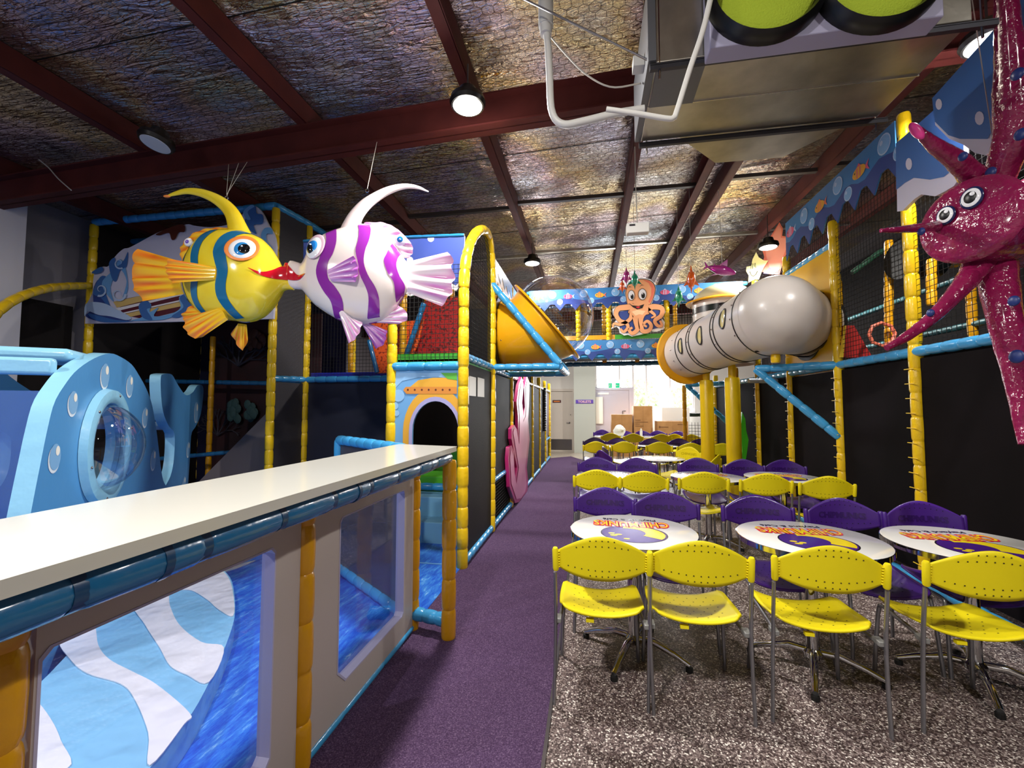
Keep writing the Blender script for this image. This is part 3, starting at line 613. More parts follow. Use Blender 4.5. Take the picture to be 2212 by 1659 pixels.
# ------------------------------------------------------------------ wave board on the left frame
PB = Pl((-5.6, LBY - .1, 3.2), (0, -1, 0)); zb = lambda x, y: (x / 3.16, 380 + y / 3.16)
B = lambda L, o=.004: [PB.w(*zb(x, y), o) for x, y in L]
wbd = thing('wave_board', (-5.6, LBY - .1, 2.75), 'cut-out board of blue waves and a striped surfboard behind the yellow fish', 'board')
outl = [(580, 1008), (585, 885), (630, 800), (635, 720), (650, 650), (700, 620), (740, 615), (790, 545), (840, 500), (880, 490), (940, 460), (1070, 390), (1180, 350), (1280, 330), (1330, 340), (1440, 350), (1560, 330), (1640, 280), (1680, 225), (1740, 205), (1790, 250), (1830, 330), (1870, 400), (1885, 480), (1880, 600), (1865, 975), (1400, 990), (900, 1003)]
MB().prism(B(outl[:1] + [tuple(p)[:2] for p in catmull([(x, y, 0) for x, y in outl[1:24]], 90)] + outl[24:], 0), -PB.n * .03).build('board', ART['mist'], wbd)
def spiral(cx, cy, r, t0, turns, wd, sgn=1):   # a curl of water
    L, Rr = [], []
    for i in range(25):
        f = i / 24; a = t0 + sgn * turns * 2 * math.pi * f; rad = r * (1 - .85 * f)
        L.append((cx + math.cos(a) * (rad + wd * (1 - f)), cy + math.sin(a) * (rad + wd * (1 - f)))); Rr.append((cx + math.cos(a) * max(rad - wd * (1 - f) * .2, .5), cy + math.sin(a) * max(rad - wd * (1 - f) * .2, .5)))
    return L + Rr[::-1]
def board_art(par, name, polys, PLW, mats):
    q = MB()
    for i, (mi, L) in enumerate(polys): q.poly(PLW(L if (i < 5 or len(L) > 30) else soft(L, 4), .003 + .0012 * i), mi)
    q.build(name, mats, par, smooth=0)
bm = [ART['sky'], ART['blue'], ART['navy'], ART['pale'], ART['maroon'], ART['sand'], ART['brown'], ART['white']]
P_ = [(4, [(800, 850), (1250, 760), (1400, 800), (1300, 905), (1000, 980), (840, 950)]), (5, [(775, 860), (1180, 770), (1230, 790), (800, 900)]), (7, [(790, 905), (1250, 800), (1255, 812), (815, 920)]), (5, [(850, 945), (1280, 850), (1290, 880), (880, 965)]),
      (7, [(840, 935), (1290, 835), (1290, 845), (850, 942)]), (2, [(590, 960), (640, 900), (640, 780), (680, 705), (730, 740), (720, 850), (790, 925), (900, 985), (720, 997)]),
      (1, [(640, 800), (690, 830), (740, 890), (770, 920), (720, 780), (740, 700), (690, 690)]), (0, [(700, 740), (770, 650), (820, 570), (860, 620), (880, 770), (840, 840), (870, 720), (820, 640), (760, 760), (780, 860)]),
      (1, [(750, 600), (790, 560), (800, 620), (850, 580), (880, 520), (870, 620), (830, 640), (800, 720), (770, 700)]),
      (3, [(585, 960), (590, 880), (640, 862), (720, 872), (790, 905), (900, 965), (870, 985), (760, 960), (680, 950), (610, 925)]), (1, [(640, 975), (610, 940), (700, 960), (800, 985), (920, 995), (720, 1000)]),
      (0, [(900, 990), (985, 960), (960, 890), (1000, 860), (1040, 880), (1030, 930), (1090, 900), (1060, 960), (1180, 940), (1240, 900), (1230, 830), (1280, 810), (1320, 850), (1270, 930), (1180, 965), (1100, 985)]),
      (1, [(985, 970), (955, 900), (975, 862), (1020, 858), (1040, 900), (1010, 915), (1050, 985)]), (1, [(1180, 960), (1260, 900), (1235, 840), (1262, 812), (1300, 840), (1320, 900), (1240, 965)]),
      (6, [(1075, 400), (1180, 352), (1260, 335), (1270, 385), (1230, 390), (1205, 435), (1180, 438), (1165, 395), (1130, 400), (1100, 410)]),
      (1, [(1680, 330), (1700, 240), (1750, 210), (1760, 260), (1800, 270), (1800, 330), (1740, 340), (1760, 400), (1720, 380)]), (0, [(1790, 430), (1810, 365), (1860, 360), (1870, 400), (1830, 400), (1830, 450), (1870, 500), (1840, 520)]),
      (0, [(1690, 300), (1670, 250), (1720, 205), (1745, 215), (1700, 250), (1720, 300)]), (1, [(640, 660), (700, 625), (720, 640), (700, 665), (660, 672)]), (3, spiral(820, 810, 45, 0, 1.2, 14)), (3, spiral(700, 780, 40, 2, 1.2, 12, -1)), (3, spiral(830, 600, 35, 1, 1.1, 10))]
board_art(wbd, 'wave_print', P_, B, bm)
# yellow hoop rail on the far left
hp = [at(u, v, Y=y) for u, v, y in ((-60, 740, 3.3), (-20, 690, 3.4), (0, 668, 3.5), (35, 645, 3.7), (80, 628, 4.0), (130, 619, 4.4), (197, 617, 5.0))]
hr = tag(MB().padded(catmull(hp, 16), .05, .2).build('hoop_rail', YEL), 'yellow padded curved rail at the far left against the shaded grey wall', 'rail')
sc_ = tag(MB().box(XL + .02, XL + .06, 4.2, 5.0, 0, 2.95).build('dark_screen', BLK), 'dark grey screen hanging below the yellow curved rail', 'screen')
# ------------------------------------------------------------------ tower with arched entrance
TX0, TX1, TY0, TY1 = -1.93, -1.19, 4.02, 5.2
tw = thing('play_tower', (-1.5, 4.6, 0), 'play tower with arched yellow hoop and painted entrance beside the purple carpet', 'play frame')
arch = [(1000, 1228), (1001, 900), (1001, 700), (1003, 600), (1010, 545), (1022, 512), (1038, 497), (1051, 503), (1058, 530), (1061, 600), (1060, 800), (1058, 1150)]
ap = [at(u, v, X=TX1) for u, v in arch]; ap[0].z = .0; ap[0].y = ap[1].y = ap[2].y = 4.0; ap[-1].z = .012; ap[-1].y = ap[-2].y = ap[-3].y = 5.2
MB().padded([ap[0]] + catmull(ap[1:-1], 40) + [ap[-1]], .053, .19).build('hoop_post', YEL, tw)
post(tw, TX0, TY0, 0, 2.7, YEL, .05); post(tw, -2.35, TY1, 0, 3.1, YELd, .045)
rail(tw, [(TX0, TY0, 1.9), (TX1 - .04, TY0, 1.9)], r=.045); rail(tw, [(TX1, 4.05, 1.99), (TX1, 5.2, 1.99)]); rail(tw, [(TX1, 4.05, .055), (TX1, 5.18, .055)])
rail(tw, [(TX1, 5.2, 1.99), (-.36, 5.22, 1.99)]); rail(tw, [(-.36, 5.22, 1.99), (-.33, 6.3, 1.99)]); rail(tw, [(-.33, 6.3, 1.99), (TX1, 6.3, 1.99)]); rail(tw, [(TX1, 5.2, 3.03), (-.36, 5.22, 2.02)], r=.047); rail(tw, [(TX1, 6.3, 3.03), (-.33, 6.3, 2.02)])
MB().box(TX1 - .01, TX1 + .01, 4.05, 5.15, .1, 1.93).build('side_panel', BLK, tw)
pl_ = Pl((TX1, 4.6, 2), (1, 0, 0)); q = MB(); pts = [pl_.m(p) for p in catmull(ap[1:-1], 40) if p.z > 2.0] ; pts = [(pts[0][0], 0.02)] + pts + [(pts[-1][0], .02)]; net(q, pl_, pts, .045, .0028); q.build('net', NETK, tw)
pf = Pl((-1.5, TY0, 2), (0, -1, 0)); q = MB(); net(q, pf, rectnet(pf, (TX0, 4, 0), (TX1, 4, 0), 1.95, 2.9), .045, .0025); q.build('net', NETK, tw)
MB().box(TX0, TX1, TY0 + .02, 5.2, 1.93, 1.97).build('deck', mat('deck_green', '#3FA32E', .5), tw); MB().box(TX0 + .05, TX1 - .05, TY0 + .02, TY0 + .05, 1.95, 2.03).build('deck_edge', mat('deck_green', '#3FA32E', .5), tw)
# header panel, blue with pale bubbles and a wavy lower border
HP = Pl((-2, 4.1, 3), (0, -1, 0)); H_ = lambda L, o=.004: [HP.w(u, v, o) for u, v in L]
low = [(1000, 612), (985, 628), (965, 618), (945, 606), (925, 612), (905, 634), (885, 640), (850, 620), (800, 634), (760, 620), (700, 630), (656, 610)]
hd_ = MB().prism(H_([(656, 523), (770, 518), (880, 514), (1004, 510)] + low, 0), -HP.n * .02).build('header_panel', ART['white'], tw)
q = MB(); q.poly(H_([(656, 523), (770, 518), (880, 514), (1004, 510)] + [(u, v - 12) for u, v in low])); 
for u, v, r in ((931, 516, 7), (886, 562, 7), (972, 598, 9)): q.poly([HP.w(u + r * math.cos(a / 8 * math.pi), max(v + r * math.sin(a / 8 * math.pi), 512), .006) for a in range(16)], 1)
q.build('header_print', [ART['navy'], ART['mist']], hd_, local=True)
MB().padded([HP.w(656, 521), HP.w(1003, 508)], .018, .15).build('header_tie', BLUd, tw)
# entrance panel with the painted pudding shaped house and arched opening
EP = Pl((-1.5, TY0 - .01, 1), (0, -1, 0)); ze = lambda x, y: (600 + x / 3.16, 380 + y / 3.16)
E_ = lambda L, o=.004: [EP.w(*ze(x, y), o) for x, y in L]
ac = EP.m(Vector((-1.47, TY0 - .01, at(940, 925, Y=TY0).z - .03))); ar = .232
door = [EP.l(ac[0] + ar * math.cos(a * math.pi / 16), ac[1] + ar * 1.25 * math.sin(a * math.pi / 16)) for a in range(0, 17)] + [EP.l(ac[0] - ar, .02 - 1), EP.l(ac[0] + ar, .02 - 1)]
ep = prism_h(MB(), [(TX0 + .03, TY0 - .01, 0.0), (TX1 - .03, TY0 - .01, 0.0), (TX1 - .03, TY0 - .01, 1.86), (TX0 + .03, TY0 - .01, 1.86)], [door], (0, .02, 0)).build('entrance_panel', ART['sky'], tw)
def ring(pl, c, r0, r1, sy, o, z0=None):
    A = [pl.l(c[0] + r1 * math.cos(a * math.pi / 16), c[1] + r1 * sy * math.sin(a * math.pi / 16), o) for a in range(17)]; Bq = [pl.l(c[0] + r0 * math.cos(a * math.pi / 16), c[1] + r0 * sy * math.sin(a * math.pi / 16), o) for a in range(17)]
    fl = 0.02 - pl.p.z
    return [pl.l(c[0] + r1, fl, o)] + A + [pl.l(c[0] - r1, fl, o), pl.l(c[0] - r0, fl, o)] + Bq[::-1] + [pl.l(c[0] + r0, fl, o)]
q = MB()
q.poly(E_([(792, 1460), (850, 1400), (960, 1375), (1100, 1372), (1225, 1392), (1225, 1345), (800, 1345)], .003), 3)
q.poly([EP.l(ac[0] + .33 * math.cos(a * math.pi / 16), ac[1] + .33 * 1.28 * math.sin(a * math.pi / 16), .004) for a in range(17)][3:] + [EP.l(ac[0] - .32, -.95, .004), EP.l(ac[0] - ar - .005, -.95, .004)] + [EP.l(ac[0] + (ar + .002) * math.cos(a * math.pi / 16), ac[1] + (ar + .002) * 1.25 * math.sin(a * math.pi / 16), .004) for a in range(16, -1, -1)] + [EP.l(ac[0] + .3, ac[1] + .1, .004)], 0)
q.poly(E_([(905, 1440), (960, 1395), (1060, 1378), (1160, 1378), (1224, 1395), (1224, 1440)], .005), 0); q.poly(E_([(858, 1462), (875, 1440), (1224, 1440), (1224, 1488), (880, 1488)], .006), 1)
for x in (890, 937, 985, 1032, 1080, 1127, 1175): q.poly(E_([(x + 7 * math.cos(a), 1460 + 7 * math.sin(a)) for a in [i * .785 for i in range(8)]], .007), 4)
q.poly(E_([(1115, 1345), (1224, 1345), (1224, 1395), (1160, 1385)], .0065), 5)
for x, y, r in ((825, 1500, 42), (800, 1570, 26), (812, 1620, 20)): q.poly(E_([(max(x + r * math.cos(a), 792), y + r * math.sin(a)) for a in [i * .39 for i in range(16)]], .005), 3)
q.poly(ring(EP, ac, ar + .001, ar + .035, 1.25, .008), 2)
q.build('entrance_print', [ART['gold'], mat('print_rust', '#D58A3A', .4), ART['lilac'], mat('print_lightsky', '#8FBEEA', .4), ART['brown'], ART['green']], ep, local=True)
# steps inside
sy = 4.62
for i, (z1, mm) in enumerate(((.24, LBL), (.46, MBL))): MB().box(-2.2, TX1 - .08, sy + i * .26, sy + .26 + i * .26 + (.3 if i else 0), 0 if i == 0 else .0, z1).build('step', mat('step_vinyl', '#7FB8D8', .4, bump=(8, .2)), tw, bevel=.012)
rail(tw, [(-2.2, 5.14, .53), (TX1 - .1, 5.14, .53)]); MB().box(-2.2, TX1 - .1, 5.28, 5.8, .5, .64).build('landing', mat('landing_green', '#5CC02A', .4), tw, bevel=.02); MB().box(-2.2, TX1 - .1, 5.8, 6.1, .5, .9).build('upper_step', mat('green_step', '#47A022', .4), tw, bevel=.02)
MB().box(-1.7, -1.3, 6.2, 6.5, .64, 1.1).build('foam_block', mat('navy_foam', '#2B3C66', .5), tw, bevel=.02)
# climbing nets seen inside
def cloth(par, pts, Y, m, name, th=.02): 
    MB().prism([at(u, v, Y=Y) for u, v in pts], (0, th, 0)).build(name, m, par)
OR = mat('orange_web', '#E4581C', .6, var=('#8A2A10', 34, .52, .62)); RD = mat('red_web', '#B01C1A', .6, var=('#4A0C0C', 34, .52, .62))
cloth(tw, [(792, 700), (916, 690), (904, 740), (876, 806), (810, 806)], 5.3, OR, 'orange_climbing_web'); cloth(tw, [(918, 650), (994, 640), (990, 782), (876, 782)], 5.6, RD, 'red_climbing_web')
MB().padded([at(916, 655, Y=5.1), at(870, 790, Y=5.1)], .035, .14).build('climb_pipe', BLUd, tw); MB().padded([at(797, 735, Y=5.25), at(815, 805, Y=5.25)], .03, .14).build('climb_pipe', BLUd, tw)
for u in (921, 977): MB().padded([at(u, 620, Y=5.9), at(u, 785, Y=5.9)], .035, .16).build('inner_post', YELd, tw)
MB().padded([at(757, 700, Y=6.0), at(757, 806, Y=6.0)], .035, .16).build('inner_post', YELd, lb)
# notices
for i, (u0, u1, v0, v1) in enumerate(((1006, 1013, 812, 873), (1014, 1028, 812, 856), (1032, 1046, 815, 858))):
    a, b = at(u0, v0, X=TX1 + .015), at(u1, v1, X=TX1 + .015)
    tag(MB().box(TX1 + .012, TX1 + .016, a.y, b.y, b.z, a.z).build('paper_notice', WHTp), ['long narrow white notice nearest the yellow hoop post', 'middle white paper notice on the black screen', 'white paper notice furthest from the yellow hoop post'][i], 'notice', 'notices on the black screen')
# ------------------------------------------------------------------ long side of the left play frame along the carpet
sf = thing('climbing_structure', (-1.4, 9.5, 0), 'long left play frame running beside the purple carpet to the far doors', 'play frame')
ys = [6.5, 7.8, 8.9, 10.2, 11.5, 12.8]
for y in ys: post(sf, TX1, y, 0.012, 3.35 if y < 9.5 else 2.2, YEL, .045, .16)
for a, b in zip([5.2] + ys, ys): 
    rail(sf, [(TX1, a, .055), (TX1, b, .055)], BLU, .04); rail(sf, [(TX1, a, 1.97), (TX1, b, 1.97)], BLU if a < 6 else mat('silver_vinyl', '#A9B3C2', .25, coat=.3), .035)
    if a < 11: MB().box(TX1 - .012, TX1 + .008, a + .05, b - .05, .1 if a > 5.3 else .62, 1.92).build('black_screen', BLK, sf)
rail(sf, [(TX1, 5.2, .6), (TX1, 6.5, .6)], BLU, .035)
sp_ = Pl((TX1, 6, 1), (1, 0, 0)); q = MB(); net(q, sp_, rectnet(sp_, (TX1, 5.2, 0), (TX1, 6.5, 0), .1, .58), .04, .003); q.build('net', NETK, sf)
MB().box(TX1 - .9, TX1 - .02, 5.3, 13, .0, .02).build('floor_pad', BLK, sf)
MB().box(TX1 - .012, TX1 + .01, 5.25, 6.6, 2.03, 3.25).build('yellow_panel', mat('yellow_sheet', '#E2B014', .35), sf)
q = MB(); net(q, sp_, rectnet(sp_, (TX1, 6.6, 0), (TX1, 9.0, 0), 2.0, 3.3), .05, .003); q.build('net', NETK, sf)
for y0, y1, c in ((11.6, 12.1, 'blue'), (12.1, 12.7, 'brown')): MB().box(TX1 - .01, TX1 + .008, y0, y1, .7, 1.9).build('printed_panel', ART[c], sf)
MB().padded([(TX1 + .03, 11.0, .9), (TX1 + .03, 11.05, 2.0)], .06, .06).build('black_coil', BLKp, sf)
rail(sf, [(TX1, 11.5, .62), (TX1, 12.8, .62)], BLU, .035)
# frieze above it: white and blue ragged waves
WVP = Pl((TX1 + .03, 6, 3), (1, 0, 0)); a0 = WVP.m(Vector((TX1, 5.15, 3.2)))[0]; a1 = WVP.m(Vector((TX1, 9.0, 3.2)))[0]
def ragged(a0, a1, zt_, zb_, n, rnd): 
    L = [(a0, zt_), (a1, zt_)]
    for i in range(n, -1, -1):
        a = a0 + (a1 - a0) * i / n; L += [(a, zb_ + rnd.uniform(-.02, .02)), (a - (a1 - a0) / n * .35, zb_ - .11)] if i else [(a, zb_)]
    return L
rr_ = random.Random(3)
fz = MB().prism([WVP.l(x, y - 3 + 0) for x, y in ragged(a0, a1, 3.36, 3.12, 14, rr_)], -WVP.n * .012).build('wave_frieze', ART['white'], sf)
q = MB(); q.poly([WVP.l(x, y - 3, .004) for x, y in ragged(a0, a1, 3.36, 3.24, 14, rr_)], 0); q.build('wave_print', ART['blue'], fz, local=True)
# pink coral board leaning on the frame
CP = Pl((TX1 + .07, 7.5, 1), (1, 0, 0))
co = [(1113, 1087), (1101, 1052), (1098, 990), (1100, 966), (1105, 962), (1110, 975), (1111, 1005), (1114, 1030), (1117, 1010), (1110, 975), (1105, 948), (1105, 926), (1111, 918), (1117, 928), (1119, 945), (1119, 900), (1116, 868), (1121, 830), (1127, 814), (1131, 832), (1128, 870), (1131, 900), (1134, 880), (1132, 838), (1138, 812), (1144, 826), (1143, 872), (1141, 905), (1144, 950), (1138, 1010), (1141, 1040), (1139, 1062), (1126, 1083)]
cbd = thing('coral_board', (TX1 + .1, 7.5, 0), 'tall pink and magenta padded coral cut-out against the black screens', 'board')
MB().prism([CP.w(*p) for p in co], -CP.n * .05).build('coral', mat('magenta_vinyl', '#B3286C', .3, coat=.3), cbd, bevel=.006)
cx_ = sum(p[0] for p in co) / len(co)
def inset(L, k=.13):
    return [(u + (cx_ - u) * .0 + (1.2 if u < cx_ else -1.2), v + (3 if v < 1000 else -5)) for u, v in L]
q = MB(); q.poly([CP.w(u, v, .006) for u, v in [(1115, 1078), (1104, 1045), (1101, 990), (1103, 970), (1108, 985), (1110, 1020), (1115, 1045), (1120, 1010), (1113, 965), (1108, 935), (1111, 924), (1115, 932), (1121, 960), (1122, 900), (1119, 868), (1124, 832), (1127, 824), (1128, 835), (1125, 870), (1129, 912), (1135, 900), (1136, 880), (1135, 838), (1138, 822), (1141, 830), (1140, 872), (1138, 905), (1140, 950), (1134, 1010), (1137, 1045), (1134, 1062), (1125, 1076)]], 0); q.build('coral_print', mat('pink_print', '#D98BAE', .35, coat=.2), cbd)
# ------------------------------------------------------------------ bubble window on its yellow horn
nb = Vector((.76, 0, .65)).normalized(); rc = at(1180, 697, Y=5.72); ux = Vector((0, 1, 0)); uy = nb.cross(ux).normalized()
bwn = thing('bubble_window', (rc.x, rc.y, rc.z), 'yellow horn with clear bubble dome sticking out over the carpet', 'play equipment')
HY = mat('yellow_plastic', '#E8A714', .3, coat=.2)
A0 = Vector((TX1 + .02, 5.75, 2.5)); rad0, rad1 = .43, .56
q = MB(); n_ = 40; vs = []
for i in range(15):
    f = i / 14; c = A0.lerp(rc, f) + Vector((0, 0, -.06 * math.sin(f * math.pi))); ax = Vector((1, 0, 0)).lerp(nb, f ** 1.2).normalized(); yy = ax.cross(ux).normalized(); r = rad0 + (rad1 - rad0) * f ** 1.5
    for j in range(n_):
        a = 2 * math.pi * j / n_; vs.append(c + (ux * math.cos(a) + yy * math.sin(a)) * r)
q.add(vs, [(i * n_ + j, i * n_ + (j + 1) % n_, (i + 1) * n_ + (j + 1) % n_, (i + 1) * n_ + j) for i in range(14) for j in range(n_)]); q.build('horn', HY, bwn, solid=.008)
MB().lathe(rc, nb, [(0, .55), (0, .64), (.012, .645), (.024, .64), (.024, .5), (0, .5)], 48).build('flange', HY, bwn)
MB().ball(rc + nb * .12, ux * .53, uy * .53, nb * .53, 40, 22, v0=0, v1=.58).build('bubble', BUB, bwn)
MB().lathe(A0, (1, 0, 0), [(-.01, .44), (-.01, .52), (.01, .52), (.01, .44)], 40).build('black_collar', BLKp, bwn)
for a in (.4, 1.3, 2.2, 3.5, 4.5, 5.6):
    MB().ball(A0 + Vector((.07, 0, 0)) + (ux * math.cos(a) + Vector((0, 0, 1)) * math.sin(a)) * .438, (.01, 0, 0), (0, .01, 0), (0, 0, .01), 8, 5).build('bolt', CHR, bwn)
# ================================================================== HANGING FISH
fm = Vector(at(640, 593, Y=3.42)); FA = math.radians(8)
PFISH = Pl(fm, (math.sin(FA), -math.cos(FA), 0))
def uvmix(name, c0, c1, c2, k, rough=.16):   # fin: pleats across u, tint towards the tip along v
    m = mat(name, c0, rough, coat=.5); q = NT(m); uv = q.n('UVMap'); s = q.n('SeparateXYZ'); q.l(uv.outputs[0], s.inputs[0])
    wv = q.math('SINE', q.math('MULTIPLY', s.outputs[0], k * 2 * math.pi)); wv = q.math('MULTIPLY_ADD', wv, .5, .5)
    a = q.mix(q.math('MULTIPLY', q.math('POWER', wv, 1.5), q.math('MINIMUM', q.math('MULTIPLY', s.outputs[1], 1.6), 1.0)), c0, c1)
    tip = q.math('POWER', s.outputs[1], 6.0); q.l(q.mix(tip, a, c2), q.b.inputs['Base Color']); return m
class Fish:
    def __init__(s, st, zf, root): s.st = st; s.zf = zf; s.root = root
    def prm(s, x):
        t = s.st; x = min(max(x, t[0][0]), t[-1][0])
        for i in range(len(t) - 1):
            if x <= t[i + 1][0]:
                f = (x - t[i][0]) / (t[i + 1][0] - t[i][0]); p0 = t[max(i - 1, 0)]; p1 = t[i]; p2 = t[i + 1]; p3 = t[min(i + 2, len(t) - 1)]
                def h(k): return .5 * (2 * p1[k] + (p2[k] - p0[k]) * f + (2 * p0[k] - 5 * p1[k] + 4 * p2[k] - p3[k]) * f * f + (3 * p1[k] - p0[k] - 3 * p2[k] + p3[k]) * f ** 3)
                return h(1), h(2), h(3)
        return t[-1][1:]
    def P(s, x, y, off): return PFISH.w(*s.zf(x, y), off)
    def surf(s, x, y, side=1, ex=.003):
        a, b, t = s.prm(x); c = (a + b) / 2; hv = (b - a) / 2; r = max(-1, min(1, (y - c) / hv)); return s.P(x, c + hv * r * (1 + .004), side * (t * math.sqrt(max(0, 1 - r * r)) + ex))
    def body(s, m, n=44, k=28):
        q = MB(); vs = []; x0, x1 = s.st[0][0], s.st[-1][0]
        for i in range(n):
            x = x0 + (x1 - x0) * i / (n - 1); a, b, t = s.prm(x); c = (a + b) / 2; hv = (b - a) / 2
            for j in range(k):
                th = 2 * math.pi * j / k; vs.append(s.P(x, c - hv * math.cos(th), t * math.sin(th)))
        q.add(vs, [(i * k + j, i * k + (j + 1) % k, (i + 1) * k + (j + 1) % k, (i + 1) * k + j) for i in range(n - 1) for j in range(k)] + [list(range(k)), list(range((n - 1) * k, n * k))[::-1]])
        return q.build('body', m, s.root, smooth=60)
    def stripe(s, L, R, m, par):
        for side in (1, -1):
            A = catmull([(x, y, 0) for x, y in L], 30); B_ = catmull([(x, y, 0) for x, y in R], 30)
            def fn(a, b):
                i = min(int(b * 29 + .5), 29); p = A[i].lerp(B_[i], a); q_ = (p.x, p.y); t0, t1, _ = s.prm(p.x)
                y = p.y
                if b < .02: y = t0 - 1
                if b > .98: y = t1 + 1
                return s.surf(p.x, y, side, .0035)
            MB().grid(fn, 5, 29, uv=False).build('stripe', m, par, local=True)
    def disc(s, x, y, rx, ry, side, ex, dome, q, m):   # domed eye piece, follows the cheek
        c = s.surf(x, y, side, ex); dx = (s.surf(x + 20, y, side, 0) - s.surf(x - 20, y, side, 0)).normalized(); dy = (s.surf(x, y - 20, side, 0) - s.surf(x, y + 20, side, 0)).normalized()
        nn = dx.cross(dy).normalized(); nn = nn if nn.dot(PFISH.n) * side > 0 else -nn
        k = (s.P(x + 1, y, 0) - s.P(x, y, 0)).length
        q.ball(c, dx * rx * k, dy * ry * k, nn * dome, 28, 8, m, v0=0, v1=.5)
    def fan(s, name, root, tip, m, k, off0=0.0, off1=0.0, th=.014, amp=.012):
        A = catmull([(x, y, 0) for x, y in root], 41); B_ = catmull([(x, y, 0) for x, y in tip], 41)
        def mk(sd):
            def fn(a, b):
                i = min(int(a * 40 + .5), 40); p = A[i].lerp(B_[i], b); w_ = math.sin(k * 2 * math.pi * a) * amp * b
                e = min(1, 8 * a, 8 * (1 - a), 12 * (1 - b) + .25); return s.P(p.x, p.y, off0 + (off1 - off0) * b + w_ + sd * th * e * (1 - .5 * b))
            return fn
        q = MB(); q.grid(mk(1), 40, 10); q.grid(mk(-1), 40, 10)
        n1 = 41 * 11; f = []
        def rim(a, b): f.append((a, b, b + n1, a + n1))
        for i in range(40): rim(i, i + 1); rim(10 * 41 + i, 10 * 41 + i + 1)
        for j in range(10): rim(j * 41, (j + 1) * 41); rim(j * 41 + 40, (j + 1) * 41 + 40)
        for g in f: q.f.append(list(g)); q.m.append(0); q.sm.append(True)
        return q.build(name, m, s.root)
    def horn(s, L, m):
        P_ = catmull([s.P(x, y, 0) for x, y, r in L], 40); rr = catmull([(r, 0, 0) for x, y, r in L], 40); k = (s.P(1, 0, 0) - s.P(0, 0, 0)).length
        return MB().tube(P_, [max(r.x * k * 1.0, .002) for r in rr], 16, flat=(PFISH.n, .6)).build('dorsal_streamer', m, s.root, smooth=60)
    def decal(s, name, pts, m, ex=.004, side=1):   # flat colour patch following the cheek, top and bottom edges
        T, Bt = pts; A = catmull([(x, y, 0) for x, y in T], 24); B_ = catmull([(x, y, 0) for x, y in Bt], 24)
        for sd in (1, -1):
            MB().grid(lambda a, b: (lambda p: s.surf(p.x, p.y, sd, ex))(A[min(int(a * 23 + .5), 23)].lerp(B_[min(int(a * 23 + .5), 23)], b)), 23, 6, uv=False).build(name, m, s.root)
zl = lambda x, y: (x / 3.16, 380 + y / 3.16)
zr = lambda x, y: (600 + x / 3.16, 380 + y / 3.16)
eyeL = at(490, 433, Y=3.4); yf = thing('striped_fish', tuple(at(500, 600, Y=3.3)), 'hanging yellow fish sculpture with blue stripes and orange fins', 'fish sculpture')
FY = mat('fish_yellow', '#EBC81E', .14, coat=.6, var=('#F0D838', 3, .35, .65)); FB = mat('fish_blue', '#1C6A96', .15, coat=.6)
F = Fish([(1250, 610, 800, .045), (1300, 515, 868, .10), (1380, 412, 945, .15), (1480, 372, 975, .185), (1600, 368, 990, .20), (1700, 388, 1000, .20), (1790, 430, 965, .18), (1850, 490, 905, .15), (1895, 565, 840, .11), (1925, 618, 792, .08), (1955, 612, 778, .06), (1985, 600, 778, .045), (2005, 720, 780, .02)], zl, yf)
bd = F.body(FY)
F.stripe([(1700, 385), (1625, 410), (1575, 470), (1555, 560), (1575, 640), (1590, 700), (1570, 790), (1570, 860), (1600, 930), (1645, 1000)], [(1752, 408), (1695, 430), (1655, 490), (1638, 560), (1655, 640), (1662, 700), (1642, 790), (1642, 860), (1672, 930), (1712, 995)], FB, bd)
F.stripe([(1480, 372), (1420, 440), (1390, 510), (1385, 580), (1395, 650), (1400, 720), (1380, 800), (1375, 860), (1390, 920), (1420, 960)], [(1545, 368), (1490, 440), (1460, 500), (1450, 580), (1455, 650), (1460, 720), (1435, 800), (1425, 860), (1440, 920), (1470, 972)], FB, bd)
F.stripe([(1300, 518), (1280, 580), (1272, 640), (1275, 720), (1268, 790), (1300, 865)], [(1345, 450), (1318, 560), (1302, 640), (1302, 720), (1308, 790), (1328, 890)], FB, bd)
OF = uvmix('fin_orange', '#F2C22A', '#E0661A', '#E8902A', 5)
F.horn([(1640, 430, 82), (1622, 360, 62), (1590, 270, 48), (1540, 205, 40), (1460, 150, 32), (1370, 115, 26), (1280, 104, 20), (1200, 120, 14), (1130, 142, 5)], FY)
tp = MB().ball(F.P(1140, 139, 0), PFISH.x * .035, PFISH.up * .013, PFISH.n * .012, 12, 8).build('streamer_tip', ART['orange'], yf)
F.fan('tail_fin', [(1290, 600), (1290, 700), (1290, 800)], [(940, 498), (903, 575), (922, 610), (893, 685), (915, 715), (905, 765), (940, 800), (972, 856)], OF, 4, th=.02, amp=.016)
F.fan('dorsal_fin', [(1300, 560), (1330, 480), (1400, 410), (1470, 380), (1560, 380)], [(1250, 606), (1230, 530), (1245, 465), (1320, 392), (1430, 356), (1560, 352)], OF, 7, th=.012, amp=.008)
F.fan('pectoral_fin', [(1585, 670), (1585, 715), (1570, 755)], [(1305, 628), (1284, 670), (1286, 705), (1300, 745), (1325, 782)], OF, 4, .2, .24, amp=.01)
F.fan('ventral_fin', [(1380, 900), (1410, 950), (1460, 970)], [(1310, 885), (1250, 935), (1250, 975), (1300, 1008), (1380, 990)], OF, 4)
F.fan('ventral_fin', [(1545, 925), (1590, 945), (1620, 1000)], [(1350, 985), (1333, 1040), (1358, 1090), (1410, 1127), (1470, 1105)], OF, 4, .12, .13)
F.fan('ventral_fin', [(1600, 1000), (1660, 1008)], [(1545, 1065), (1580, 1130), (1628, 1186), (1662, 1100)], OF, 3, -.05, -.06)
